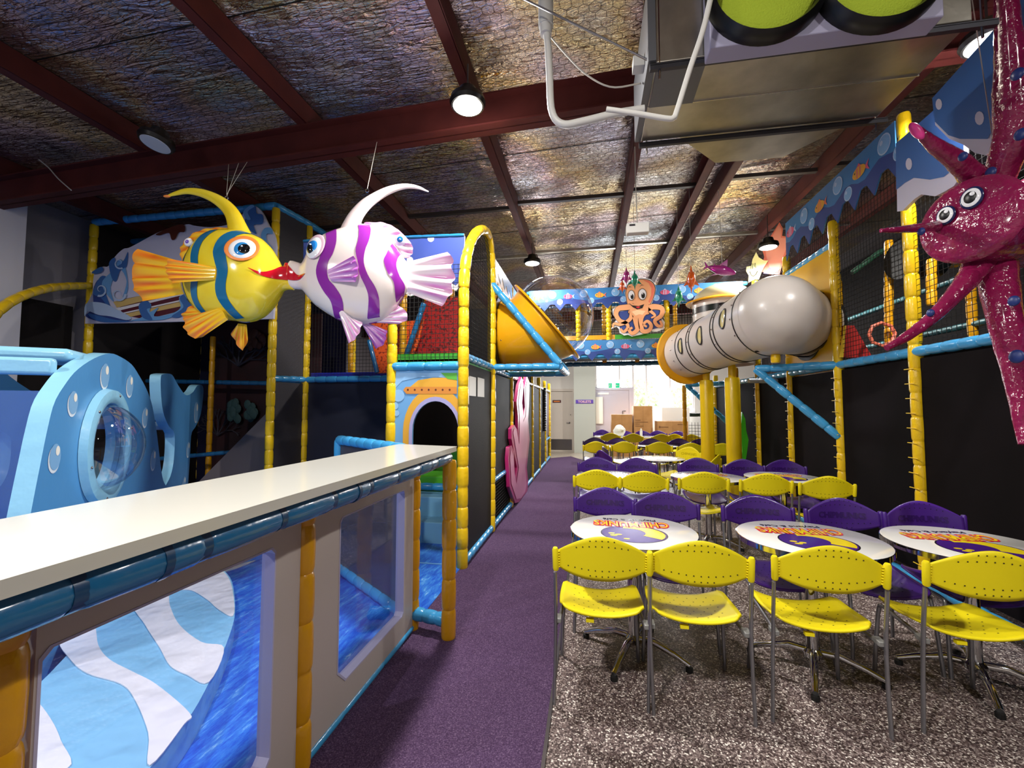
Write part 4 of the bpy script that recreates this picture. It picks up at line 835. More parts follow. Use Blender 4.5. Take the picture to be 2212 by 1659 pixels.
def eye(F, spec, sides=(1, -1)):
    for sd in sides:
        q = MB()
        for i, (x, y, rx, ry, dm, mi) in enumerate(spec): F.disc(x, y, rx, ry, sd, .002 + .0035 * i, dm, q, mi)
        q.build('eye', [ART['orange'], mat('eye_white', '#F2F4F8', .08, coat=.8), mat('eye_blue', '#2F8FD8', .08, coat=.8), mat('eye_black', '#050608', .05, coat=1), mat('eye_deep', '#1464B0', .08, coat=.8), mat('eye_shade', '#D9B9C8', .2)], F.root)
eye(F, [(1735, 540, 104, 96, .012, 0), (1740, 545, 82, 76, .02, 1), (1740, 550, 52, 56, .024, 2), (1752, 551, 42, 42, .026, 3), (1745, 540, 9, 8, .03, 1)])
F.disc
q = MB(); c = F.P(1305, 462, .03)
for r, h, mi in ((30, .02, 0), (20, .024, 1), (5, .026, 0)): q.ball(c, PFISH.x * r * .00132, PFISH.up * r * .00132, PFISH.n * h, 20, 6, mi, v0=0, v1=.5)
q.build('eye_spot', [ART['white'], ART['purple']], yf)
RED = mat('lip_red', '#C81428', .12, coat=.7)
F.decal('mouth', ([(1783, 670), (1850, 690), (1905, 665), (1945, 612), (1984, 602)], [(1783, 672), (1840, 708), (1900, 722), (1950, 722), (1984, 722)]), RED, .006)
MB().tube([F.P(1984, 604, 0), F.P(1994, 650, 0), F.P(1986, 722, 0)], [.03, .04, .028], 12).build('lips', RED, yf)
wf = thing('striped_fish', tuple(at(790, 600, Y=3.5)), 'hanging cream and pink fish sculpture with purple stripes', 'fish sculpture')
FW = mat('fish_cream', '#EFE3DC', .14, coat=.6, var=('#EBD3D6', 2.5, .4, .7)); FP = mat('fish_purple', '#8C2A9C', .15, coat=.6)
G = Fish([(70, 600, 745, .03), (90, 578, 768, .055), (140, 590, 775, .06), (172, 596, 782, .075), (205, 545, 825, .10), (250, 455, 878, .14), (330, 400, 935, .17), (420, 366, 985, .19), (520, 338, 1008, .2), (620, 335, 1010, .2), (720, 380, 985, .18), (790, 450, 925, .15), (840, 525, 855, .11), (885, 590, 785, .05)], zr, wf)
bd = G.body(FW)
G.stripe([(345, 398), (375, 460), (380, 520), (350, 600), (325, 680), (335, 750), (370, 820), (410, 880), (412, 940), (395, 985)], [(412, 368), (440, 420), (455, 500), (440, 580), (405, 650), (410, 740), (450, 790), (490, 860), (490, 930), (462, 1000)], FP, bd)
G.stripe([(560, 336), (590, 400), (600, 480), (590, 560), (610, 650), (620, 720), (650, 790), (665, 850), (655, 920), (625, 1008)], [(635, 340), (665, 400), (668, 480), (650, 560), (645, 640), (670, 720), (710, 790), (728, 850), (725, 920), (708, 985)], FP, bd)
G.stripe([(800, 465), (780, 560), (765, 620), (790, 700), (822, 760), (820, 890)], [(850, 540), (840, 590), (836, 640), (852, 700), (878, 760), (865, 815)], FP, bd)
PFN = uvmix('fin_pink', '#F3E4EA', '#D77FC4', '#E6A8D6', 5); PFP = uvmix('fin_purple', '#D9A8DA', '#A94BAE', '#B35ABB', 4)
G.horn([(490, 440, 90), (500, 360, 66), (530, 280, 50), (590, 205, 42), (670, 145, 34), (760, 98, 27), (860, 72, 19), (950, 78, 12), (1028, 108, 4)], FW)
G.fan('tail_fin', [(870, 590), (880, 690), (870, 790)], [(1158, 520), (1198, 570), (1185, 620), (1210, 690), (1188, 740), (1190, 800), (1155, 840), (1120, 890)], PFN, 4, th=.02, amp=.018)
G.fan('dorsal_fin', [(590, 352), (700, 390), (790, 460), (850, 560)], [(590, 318), (715, 318), (800, 352), (868, 410), (915, 470), (920, 525), (890, 562)], PFN, 8, th=.012, amp=.008)
G.fan('pectoral_fin', [(410, 690), (420, 725), (440, 765)], [(595, 610), (608, 640), (622, 690), (618, 740), (602, 780)], PFP, 4, .2, .25, amp=.01)
G.fan('ventral_fin', [(462, 960), (490, 945), (530, 985)], [(530, 1162), (575, 1125), (605, 1070), (618, 1020)], PFN, 3, .13, .14)
G.fan('ventral_fin', [(560, 1000), (610, 1000)], [(660, 1178), (715, 1140), (730, 1090), (736, 1050)], PFP, 3, -.03, -.04)
G.fan('ventral_fin', [(640, 1000), (690, 975), (740, 940)], [(830, 1012), (885, 975), (870, 920), (820, 880)], PFN, 3)
eye(G, [(308, 520, 76, 96, .012, 5), (300, 530, 64, 82, .02, 1), (292, 525, 52, 56, .024, 2), (290, 525, 42, 48, .026, 4), (285, 538, 32, 40, .028, 3), (290, 520, 8, 8, .032, 1)])
q = MB(); c = G.P(845, 447, .03)
for r, h, mi in ((38, .02, 0), (28, .024, 1), (9, .027, 0)): q.ball(c, PFISH.x * r * .00138, PFISH.up * r * .00138, PFISH.n * h, 20, 6, mi, v0=0, v1=.5)
q.build('eye_spot', [ART['mist'], mat('eye_deep', '#1464B0')], wf)
G.decal('mouth', ([(80, 610), (115, 645), (165, 692), (238, 695)], [(80, 716), (120, 724), (180, 724), (238, 697)]), RED, .006)
MB().tube([G.P(72, 600, 0), G.P(62, 650, 0), G.P(68, 722, 0)], [.03, .04, .028], 12).build('lips', RED, wf)
ST = mat('string', '#B8B2A8', .6)
for par, u, v, y_ in ((yf, 489, 432, 3.32), (wf, 793, 416, 3.55)):
    e = PFISH.w(u, v); MB().tube([e + Vector((0, 0, .018)) + PFISH.x * .016 * math.cos(a * math.pi / 6) + Vector((0, 0, .016 * math.sin(a * math.pi / 6))) for a in range(13)], .004, 6).build('eyelet', CHR, par)
    top = at(u - 2, 330 if par is yf else 276, Z=roof(e.x) - .492); top.y = 3.73; q = MB(); q.tube([e + Vector((0, 0, .03)), top], .0025, 5)
    if par is yf: q.tube([e + Vector((0, 0, .05)), top + Vector((-.12, 0, .0))], .002, 5); q.tube([e + Vector((0, 0, .05)), top + Vector((.1, 0, .0))], .002, 5)
    q.build('string', ST, par)
# ================================================================== INFLATABLE OCTOPUS
io = thing('inflatable_octopus', tuple(at(2100, 500, Y=2.9)), 'crumpled magenta inflatable octopus hanging at the right edge', 'inflatable')
MAG = mat('magenta_foil', '#8E1A4E', .16, coat=.5, bump=(13, .9), dist=.03, var=('#78143F', 4, .3, .7)); DOT = mat('octopus_dot', '#1C2E6C', .4)
oy = 2.8
OP = lambda u, v, dy=0: at(u, v, Y=oy + dy)
hc = OP(2092, 474); hn = (Vector((-.88, -.46, .05))).normalized(); hu = Vector((0, 0, 1)); hxv = hu.cross(hn).normalized(); hu = hn.cross(hxv)
R0 = .235
q = MB(); q.lathe(hc, hn, [(-.75, .0), (-.72, .16), (-.5, .2), (-.25, .225), (-.05, R0 - .012), (-.035, R0 - .02), (-.02, R0 + .004), (0, R0 * .98), (.015, R0 * .8), (.022, 0)], 36); q.build('head', MAG, io, smooth=60)
for a, b, r in ((-.085, .055, .055), (.03, .105, .062)):
    c = hc + hxv * a + hu * b + hn * .03; q = MB()
    for i, (rr, mi) in enumerate(((1.0, 0), (.88, 1), (.66, 2))): q.ball(c + hn * .003 * i, hxv * r * rr * .85, hu * r * rr, hn * .014, 24, 6, mi, v0=0, v1=.5)
    q.ball(c + hn * .017 + hxv * .01 + hu * .015, hxv * r * .2, hu * r * .22, hn * .004, 12, 5, 1, v0=0, v1=.5)
    q.build('eye', [mat('eye_rim_navy', '#1B2350', .2), mat('eye_white', '#F2F4F8'), BLKp], io)
def leg(L, name='tentacle'):
    P_ = catmull([OP(u, v, dy) for u, v, r, dy in L], 26); k = (OP(2101, 500) - OP(2100, 500)).length; rr = catmull([(r * k, 0, 0) for u, v, r, dy in L], 26)
    rnd = random.Random(L[0][0]); return MB().tube(P_, [max(r.x, .003) * (1 + rnd.uniform(-.05, .05)) for r in rr], 14).build(name, MAG, io, smooth=60)
legs = [[(2150, 400, 34, .15), (2185, 300, 38, .05), (2185, 180, 34, 0), (2178, 70, 26, -.05), (2170, -40, 18, -.1)], [(2120, 400, 30, .12), (2070, 350, 24, .05), (2020, 315, 17, 0), (1985, 283, 10, -.04), (1976, 268, 5, -.05)],
        [(2090, 484, 18, .3), (2030, 488, 14, .12), (1955, 495, 9, -.06), (1903, 498, 5, -.1)], [(2120, 560, 34, .12), (2085, 610, 24, .05), (2020, 680, 16, 0), (1960, 726, 12, -.05), (1915, 752, 7, -.08)],
        [(2150, 570, 42, .15), (2165, 660, 36, .05), (2185, 760, 28, 0), (2200, 860, 19, -.05), (2212, 960, 10, -.1)], [(2200, 500, 44, .2), (2270, 520, 36, .25), (2350, 560, 20, .3)], [(2200, 430, 44, .2), (2280, 380, 32, .25), (2340, 300, 18, .3)]]
tn = [leg(l) for l in legs]
MB().ball(OP(1980, 283, -.06), Vector((.022, 0, .012)), (0, .025, 0), Vector((-.03, 0, .05)), 14, 8).build('pink_tip', mat('hot_pink', '#F0489C', .3), io)
for i, (u, v, r, dy) in enumerate(((2198, 160, 9, -.13), (2205, 290, 9, -.1), (2080, 338, 7, -.09), (2140, 372, 8, .02), (2010, 676, 6, -.02), (2196, 770, 10, -.09), (2190, 650, 8, -.05), (2050, 700, 0, 0), (1990, 500, 6, -.05))):
    if r: c = OP(u, v, dy - .02); MB().ball(c, hxv * r * .0032, hn * .012, hu * r * .0036, 14, 8).build('blue_dot', DOT, io)
MB().tube([hc - hn * .3 + Vector((0, 0, .3)), Vector((hc.x + .2, hc.y + .2, roof(hc.x) - .2))], .003, 5).build('string', ST, io)
# ================================================================== DUCT AND PIPES ON THE CEILING
ac = thing('air_duct', (1.1, 2.8, 3.4), 'galvanised metal air duct hung under the roof on steel rails', 'duct')
q = MB(); q.box(.36, 1.8, 2.32, 3.02, 3.33, 4.0); q.build('duct_box', GAL, ac, bevel=.005)
SEAM = mat('seam_bright', '#DAD6CC', .25, .9)
q = MB(); q.box(.36, 1.8, 2.66, 2.666, 3.322, 3.33); q.build('seam', SEAM, ac)
a, b, c_, d_ = [at(u, v, Z=3.34) for u, v in ((1460, 308), (1545, 352), (1690, 340), (1850, 270))]
a.y = d_.y = 3.02; MB().prism([a, b, c_, d_], (0, 0, .35)).build('duct_mouth', GAL, ac)
MB().box(.6, 1.6, 2.2, 2.31, 3.275, 4.3).build('fan_housing', mat('lilac_housing', '#A9A6C0', .4), ac, bevel=.006)
MB().box(.37, .62, 2.33, 2.66, 3.318, 3.33).box(.32, .36, 2.3, 3.02, 3.33, 3.75).build('side_plate', mat('grey_plate', '#6E7075', .35, .6), ac)
for x_, z_ in ((.855, 3.52), (1.335, 3.5)):
    c = Vector((x_, 2.2, z_))
    MB().lathe(c, (0, -1, 0), [(0, .275), (.05, .272), (.075, .25), (.05, .235), (0, .23)], 48).build('fan_ring', BLKp, ac)
    MB().ball(c, (.236, 0, 0), (0, 0, .236), (0, -.05, 0), 40, 8, v0=0, v1=.5).build('green_filter', mat('lime_filter', '#A9BE2E', .8, bump=(120, .5)), ac)
for y, z, x0, x1 in ((2.325, 3.302, .33, 1.9), (3.03, 3.305, .35, 1.86)):
    r_ = MB().box(x0, x1, y - .012, y + .012, z - .011, z + .011); r_.box(x0, x1, y - .012, y + .012, z + .014, z + .02); r_.build('support_rail', mat('dark_strut', '#4A4A50', .35, .8), ac)
    for x in (x0 + .05, x1 - .06):
        MB().tube([(x, y, z - .06), (x, y, roof(x) - .02)], .006, 6).build('hanger_rod', CHR, ac)
# white waste pipes
pv = thing('white_pipe', tuple(at(1300, 240, Y=2.5)), 'bent white plastic pipe dropping from the ceiling to the duct', 'pipe')
PVC = mat('white_pvc', '#D8D6D0', .4)
p_ = [at(u, v, Y=2.5) for u, v in ((1178, 60), (1183, 90), (1187, 160), (1192, 240), (1215, 268), (1260, 262), (1330, 245), (1392, 235))]
MB().tube(catmull(p_, 30), .021, 12).build('pipe', PVC, pv)
c = at(1179, 40, Y=2.5); MB().lathe(c - Vector((0, 0, .1)), (0, 0, 1), [(0, 0), (0, .035), (.05, .04), (.05, .045), (roof(c.x) - c.z + .08, .045)], 18).build('collar', PVC, pv)
MB().box(.26, .34, 2.46, 2.53, 3.44, 3.5).build('elbow_box', PVC, pv)
p2 = tag(MB().tube(catmull([at(u, v, Y=2.1) for u, v in ((1310, 236), (1380, 246), (1440, 256), (1455, 254), (1462, 240), (1490, 150), (1520, 60), (1545, -50))], 40), .013, 10).build('white_conduit', PVC), 'thin white conduit with a sharp bend in front of the duct', 'conduit')
cb = at(1075, -30, Y=2.4); ce = at(1420, 140, Y=2.36)
tag(MB().tube([cb, ce], .006, 6).build('steel_cable', STL), 'taut steel cable running from the ceiling to the duct rail', 'cable')
tag(MB().tube(catmull([at(u, v, Y=2.56) for u, v in ((1190, 80), (1220, 115), (1265, 160), (1320, 188), (1385, 180))], 20), .005, 6).build('grey_wire', ST), 'thin grey wire sagging between the white pipe and the duct', 'wire')
tag(MB().tube(catmull([at(u, v, Y=3.7) for u, v in ((84, 345), (105, 362), (125, 385), (154, 411))], 10), .006, 6).build('loose_wire', ST), 'short loose white wire end dangling at the left of the cross beam', 'wire')
pb = at(1377, 495, Y=4.9); wb = thing('ceiling_sensor', tuple(pb), 'white rectangular box hanging on a cord from a ceiling beam', 'sensor')
MB().obox(pb, (.12, 0, 0), (0, .05, 0), (0, 0, .055)).build('box', WHTp, wb, bevel=.008); MB().obox(pb + Vector((-.06, -.052, .03)), (.03, 0, 0), (0, .002, 0), (0, 0, .01)).build('window', STL, wb)
MB().tube([pb + Vector((0, 0, .05)), (.52, 4.9, pb.z + .6), (.52, 4.9, roof(.5) - .2)], .006, 6).build('cord', ST, wb)
# ================================================================== RIGHT SIDE
XS = 2.72; BLK2 = mat('black_cloth', '#0B0809', .85, spec=.12, var=('#151013', 1.5, .3, .7))
rf = thing('climbing_structure', (3.2, 5.5, 0), 'tall right play frame with black screens and yellow posts behind the tables', 'play frame')
ZD = 1.97
ys = [2.95, 4.22, 5.38, 6.57, 7.75, 8.95, 10.2]
for y, z1 in zip(ys, (3.6, 4.06, 3.6, 3.6, 3.6, 3.6, 2.2)): post(rf, XS, y, 0, z1, YEL, .05, .2)
for y in (3.3, 5.5, 8.0): post(rf, 4.1, y, 0, 3.6, YELd, .045)
for a, b in zip([1.9] + ys[:-1], ys):
    rail(rf, [(XS, a, ZD), (XS, b, ZD)]); rail(rf, [(XS - .05, a, .07), (XS - .05, b, .07)], BLU, .04)
    MB().box(XS + .0, XS + .02, a + .05, b - .05, .12, ZD - .06).build('black_screen', BLK2, rf)
q = MB()
for y in ys:
    for k in range(14 if y > 3 else 0): q.tube([(XS - .058, y - .06, .2 + k * .125), (XS - .052, y + .06, .2 + k * .125)], .004, 5)
q.build('cable_tie', ART['yellow'], rf)['kind'] = 'stuff'
MB().box(XS + .05, 5.3, 3.0, 10.5, ZD - .05, ZD).build('deck', BLK, rf)
MB().box(4.9, 4.94, 2.0, 10.5, 0, 4.2).build('rear_screen', mat('rear_dark', '#0E0A0B', .85, spec=.15), rf)
MB().box(XS + .1, XS + .13, 1.8, 3.1, 2.0, 4.3).build('black_screen', BLK, rf)
PR2 = Pl((XS, 5, 3), (-1, 0, 0)); lc = lambda y, z: PR2.m(Vector((XS, y, z)))
for y0, y1, z0, z1 in ((2.95, 4.17, 2.0, 3.8), (4.17, 5.38, 2.0, 3.75), (6.57, 7.75, 2.0, 3.5), (5.38, 6.57, 3.38, 3.7), (1.9, 2.95, 2.0, 3.8)):
    q = MB(); net(q, PR2, [lc(y0, z0), lc(y1, z0), lc(y1, z1), lc(y0, z1)], .048, .0026); q.build('net', NETK, rf)
rail(rf, [(XS, 5.38, 3.34), (XS, 6.57, 3.35)], BLU, .04); rail(rf, [(XS, 6.57, 3.35), (XS, 7.75, 3.35)], BLU, .035)
# things glimpsed inside
rail(rf, [(4.1, 3.2, 3.0), (4.1, 8.0, 2.9)], mat('teal_vinyl', '#1E5A62', .4), .035); rail(rf, [(4.1, 3.2, 2.4), (4.1, 8.0, 2.4)], mat('teal_vinyl', '#1E5A62', .4), .035); rail(rf, [(XS + .5, 3.0, 2.35), (4.6, 4.2, 2.3)], mat('dark_blue_vinyl', '#1B3550', .4), .05)
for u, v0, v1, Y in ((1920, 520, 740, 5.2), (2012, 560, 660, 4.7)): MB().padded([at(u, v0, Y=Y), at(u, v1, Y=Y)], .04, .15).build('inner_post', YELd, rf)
def cutY(pts, Y, th, name, m): return MB().prism([at(u, v, Y=Y) for u, v in pts], (0, th, 0)).build(name, m, rf)
cutY([(1822, 703), (1845, 703), (1885, 772), (1818, 772)], 5.3, .3, 'red_wedge', mat('red_foam', '#A3201E', .5)); cutY([(1815, 772), (1824, 702), (1828, 703), (1822, 772)], 5.28, .02, 'wedge_edge', ART['yellow'])
c = at(1945, 560, Y=5.0); MB().lathe(c, (1, .2, 0), [(0, 0), (0, .2), (.35, .2), (.35, 0)], 24).build('black_drum', BLKp, rf)
c = at(1995, 548, Y=5.0); MB().lathe(c, (1, .1, 0), [(0, .16), (.3, .15), (.3, 0)], 20).build('yellow_drum', YELd, rf)
q = MB(); c = at(1905, 722, Y=5.1); q.tube([c + Vector((.12 * math.cos(a / 4 * math.pi), 0, .12 * math.sin(a / 4 * math.pi))) for a in range(9)], .018, 8); q.build('orange_ring', ART['coral'], rf)
MB().padded([at(1840, 590, Y=5.6), at(1900, 545, Y=5.6), at(1960, 520, Y=5.6)], .03, .15).build('green_pipe', mat('green_pipe', '#1F4A36', .5), rf)
# yellow wall panel with the tube opening
tc0 = Vector((XS, 6.0, 2.53)); TR = .4
hole = [Vector((XS - .02, tc0.y + TR * math.cos(a * math.pi / 18), tc0.z + TR * math.sin(a * math.pi / 18))) for a in range(36)]
prism_h(MB(), [(XS - .02, 5.42, 2.02), (XS - .02, 6.54, 2.02), (XS - .02, 6.54, 3.32), (XS - .02, 5.42, 3.32)], [hole], (.03, 0, 0)).build('yellow_panel', mat('yellow_sheet', '#E2B014', .35), rf)
MB().box(XS + .03, XS + .06, 5.42, 6.54, 1.86, 2.02).build('orange_sill', YELd, rf)
# brackets under the tube
def bracket(y, x, z2, y2=None):
    y2 = y2 or y; rail(rf, [(XS, y, ZD), (x, y2, ZD)], r=.046); rail(rf, [(x, y2, ZD), (XS - .02, y, z2)], r=.046)
tip = at(1632, 797, Z=ZD); bracket(5.38, tip.x, 1.17, tip.y); t2 = at(1483, 832, Z=ZD); bracket(8.95, t2.x, 1.1, t2.y); rail(rf, [(XS, 7.0, ZD - .08), (tip.x + .3, 6.9, ZD - .08)], mat('silver_vinyl', '#A9B3C2'), .035)
# posts seen under the tube, further back
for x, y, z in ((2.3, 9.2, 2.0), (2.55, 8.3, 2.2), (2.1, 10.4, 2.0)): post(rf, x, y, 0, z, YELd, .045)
q = MB(); pq = Pl((2.2, 9.3, 1), (0, -1, 0)); net(q, pq, [(-.25, -.7), (.3, -.7), (.3, .2), (-.25, .2)], .06, .004); q.build('net', NETK, rf)
rail(rf, [(1.95, 9.2, 1.35), (2.3, 9.2, 1.35)], mat('dark_green_vinyl', '#28403A', .4), .035); MB().box(1.95, 2.5, 9.25, 9.3, .3, .6).build('yellow_pad', YELd, rf)
gs = thing('green_slide', (2.45, 8.0, 0), 'bright green wavy slide edge behind the yellow columns', 'slide')
GP = Pl((2.4, 7.6, 1), (0, -1, 0)); L1 = [(1603, 890), (1610, 905), (1612, 930), (1617, 950), (1614, 975), (1610, 1000), (1607, 1060)]; L2 = [(1596, 1060), (1600, 1000), (1604, 975), (1602, 950), (1600, 930), (1602, 905)]
MB().prism([GP.w(*p) for p in L1 + L2], (0, .3, 0)).build('slide', mat('slide_green', '#3FAE22', .35), gs)
# ------------------------------------------------------------------ rocket tube
rt = thing('rocket_tube', (1.9, 6.2, 2.6), 'white crawl tube shaped like a rocket with black bands and oval portholes', 'play equipment')
WT = mat('tube_white', '#CDC6C0', .3, coat=.25); BK = mat('band_black', '#0C0B0C', .3)
EC = at(1678, 681, Y=5.42); P2 = at(1484, 764, Y=7.5); EB = EC.copy(); A_ = tc0
RT = .452; da = (A_ - EC).normalized(); db = (P2 - EB).normalized(); la, lb_ = (A_ - EC).length, (P2 - EB).length; RB = .395
def rad(d): return RB + (RT - RB) * max(0.0, 1 - d / 1.1)
MB().ball(EC, (RT, 0, 0), (0, RT, 0), (0, 0, RT), 48, 32).build('rounded_end', WT, rt, smooth=60)
MB().lathe(EC, da, [(.02, RT), (la * .6, .4), (la, .39)], 48).build('short_tube', WT, rt)
MB().lathe(EB, db, [(.03, RT), (.3, rad(.3)), (.6, rad(.6)), (1.1, RB), (lb_, RB)], 48).build('long_tube', WT, rt)
for f, w_ in ((.62, .07), (.93, .05)): MB().lathe(EC + da * la * f, da, [(0, .385), (.0, .41), (w_, .408), (w_, .385)], 48).build('black_band', BK, rt)
MB().lathe(A_ - Vector((.03, 0, 0)), (-1, 0, 0), [(0, TR + .045), (.012, TR + .045), (.012, TR - .02)], 48).build('black_collar', BK, rt)
def seam(c, d, r, t=.006): 
    return MB().lathe(c, d, [(-t, r * .99), (-t, r + .008), (t, r + .008), (t, r * .99)], 48).build('seam', BK, rt)
seam(EB + db * .16, db, rad(.16))
for dd in (.62, .70, 1.32, 1.4, 1.75): seam(EB + db * dd, db, rad(dd))
sd = Vector((-db.y, db.x, 0)).normalized(); sd = sd if sd.x < 0 else -sd     # side that faces the tables
upb = db.cross(sd).normalized(); upb = upb if upb.z > 0 else -upb
def porthole(dist, a, rx, ry):
    n = (sd * math.cos(a) + upb * math.sin(a)).normalized(); c = EB + db * dist + n * (rad(dist) * .985); u_ = db; v_ = n.cross(u_).normalized()
    rim = MB().tube([c + n * (.008 - (ry * math.sin(t * math.pi / 16)) ** 2 / (2 * RB)) + u_ * rx * math.cos(t * math.pi / 16) + v_ * ry * math.sin(t * math.pi / 16) for t in range(32)], .014, 8, closed=True).build('porthole_rim', mat('rim_grey', '#3A3A3C', .4), rt)
    MB().ball(c - n * .004, u_ * rx, v_ * ry, n * .014, 24, 6, v0=0, v1=.5).build('porthole_pane', mat('porthole_glass', '#D8C98A', .1, coat=.6), rim, local=True)
porthole(.38, .15, .07, .12); porthole(1.0, .02, .07, .12); porthole(1.58, -.02, .06, .11)
rnd = random.Random(5)
for dd in (.66, 1.36, .2, 1.9):
    for a in (-.9, -.45, .0, .4, .85):
        n = (sd * math.cos(a) + upb * math.sin(a)); MB().ball(EB + db * dd + n * (rad(dd) + .004), db * .011, upb * .011, n * .008, 8, 5).build('bolt', CHR, rt)
MB().lathe(P2, db, [(-.01, RB * .95), (-.01, RB + .1), (.03, RB + .11), (.05, RB + .08), (.3, RB * .8), (.4, .0)], 48).build('yellow_flange', HY, rt)
for p in ((1.98, 6.6), (1.78, 7.18)):
    zz = EB.z + (P2.z - EB.z) * ((p[1] - EB.y) / (P2.y - EB.y)) - RB + .05
    cdm = thing('padded_column', (p[0], p[1], 0), 'thick yellow padded column nearer the camera under the rocket tube' if p[1] < 7 else 'thick yellow padded column further back under the rocket tube', 'column', 'yellow columns under the tube')
    MB().lathe((p[0], p[1], 0), (0, 0, 1), [(0, 0), (0, .095), (.02, .1), (1.88, .1), (1.92, .088), (1.92, 0)], 14).build('padding', mat('column_yellow', '#D9B70F', .3, coat=.2), cdm)
    MB().padded([(p[0], p[1], 1.9), (p[0], p[1], zz)], .05, .2).build('upper_pole', YEL, cdm)
MB().padded([(EC.x - .02, EC.y + .02, ZD + .04), (EC.x - .02, EC.y + .02, EC.z - RT + .01)], .05, .2).build('support_pole', YEL, rt)
for s_ in (-1, 1): MB().tube([(EC.x - .02, EC.y + .02, ZD + .2), (EC.x - .02 + s_ * .22, EC.y + .02, EC.z - RT * .92)], .01, 6).build('brace', BK, rt)
MB().padded([(P2.x + .02, P2.y + .1, 2.0), (P2.x + .02, P2.y + .1, P2.z - RB)], .045, .2).build('support_pole', YELd, rt)
# drum with dome
dc = at(1562, 700, Y=7.75); dc.z = 2.2
q = MB(); q.lathe(dc, (0, 0, 1), [(0, .46), (.3, .47), (1.05, .47)], 48); q.build('drum', WT, rt)
for z, h in ((.86, .1),): MB().lathe(dc + Vector((0, 0, z)), (0, 0, 1), [(0, .47), (0, .476), (h, .476), (h, .47)], 48).build('black_band', BK, rt)
MB().lathe(dc + Vector((0, 0, 1.05)), Vector((.04, -.02, 1)), [(0, .46), (-.02, .57), (.0, .58), (.03, .5), (.05, .46)], 48).build('yellow_brim', HY, rt)
MB().ball(dc + Vector((0, 0, 1.07)), (.47, 0, 0), (0, .47, 0), (0, 0, .3), 40, 14, v0=0, v1=.5).build('dome', mat('dome_cream', '#E8DDB0', .2, coat=.4), rt)
# ------------------------------------------------------------------ printed sea frieze
FR = [mat('frieze_blue', '#3A7DB8', .4, coat=.15), mat('frieze_navy', '#2A4488', .4, coat=.15), ART['pale'], ART['gold'], ART['coral'], mat('frieze_rose', '#D65A7C', .4), ART['black'], mat('frieze_bubble', '#7FB2E2', .4, coat=.15)]
def frieze(par, pl, a0, a1, ztop, h, seed, drop=.1, name='sea_frieze'):
    rnd = random.Random(seed); L = [(a0, ztop), (a1, ztop)]; n = max(3, int((a1 - a0) / .28)); low = []
    for i in range(n * 6 + 1):
        f = i / (n * 6); low.append((a1 + (a0 - a1) * f, ztop - h - drop * (.5 + .5 * math.cos(f * n * 2 * math.pi)) ** 2.2))
    b = MB().prism([pl.l(x, z - pl.p.z) for x, z in L + low], -pl.n * .01).build(name, FR[0], par)
    q = MB(); W_ = lambda x, z, o: pl.l(x, z - pl.p.z, o)
    q.poly([W_(x, z, .002) for x, z in [(a0, ztop - h * .75)] + [(a0 + (a1 - a0) * i / 20, ztop - h * (.72 + .12 * math.sin(i * 1.3))) for i in range(1, 20)] + [(a1, ztop - h * .75)] + low], 1)
    def bub(x, z, r):
        q.poly([W_(x + r * math.cos(t * math.pi / 8), z + r * math.sin(t * math.pi / 8), .004) for t in range(16)], 2); q.poly([W_(x + r * .86 * math.cos(t * math.pi / 8), z + r * .86 * math.sin(t * math.pi / 8), .0055) for t in range(16)], 7); q.poly([W_(x - r * .35 + r * .25 * math.cos(t * math.pi / 4), z + r * .3 + r * .25 * math.sin(t * math.pi / 4), .007) for t in range(8)], 2)
    def fsh(x, z, s, c1, c2, d):
        body = [(x + d * s * math.cos(t * math.pi / 8), z + s * .55 * math.sin(t * math.pi / 8)) for t in range(16)]; q.poly([W_(*p, .0045) for p in [(x - d * s * .7, z), (x - d * s * 1.5, z + s * .5), (x - d * s * 1.25, z), (x - d * s * 1.5, z - s * .5)]], c2)
        q.poly([W_(*p, .005) for p in [(x - s * .6, z + s * .3), (x, z + s * .85), (x + s * .5, z + s * .35)]], c2); q.poly([W_(*p, .006) for p in body], c1)
        for k in (-.3, .15): q.poly([W_(*p, .007) for p in [(x + s * k, z + s * .45), (x + s * (k + .16), z + s * .45), (x + s * (k + .1), z - s * .45), (x + s * (k - .05), z - s * .45)]], c2)
        q.poly([W_(x + d * s * .6 + s * .1 * math.cos(t), z + s * .12 + s * .1 * math.sin(t), .008) for t in (0, 1, 2, 3, 4, 5)], 6)
    x = a0 + .15; k = seed
    while x < a1 - .12:
        (fsh(x, ztop - h * .5, h * .3, (3, 5, 3)[k % 3], (4, 2, 5)[k % 3], 1 if k % 2 else -1) if k % 2 == 0 else (bub(x, ztop - h * .35, h * .26), bub(x + h * .5, ztop - h * .85, h * .2)))
        k += 1; x += h * 1.05
    q.build(name.replace('frieze', 'print'), FR, b, smooth=0, local=True)
# right frame, climbing towards the camera in the picture
a0, a1 = lc(8.0, 3)[0], lc(4.35, 3)[0]; PR3 = Pl((XS - .06, 5, 3), (-1, 0, 0))
q0, q1 = sorted((PR3.m(Vector((XS, 6.42, 3)))[0], PR3.m(Vector((XS, 4.24, 3)))[0])); frieze(rf, PR3, q0, q1, 4.02, .36, 4, .16)
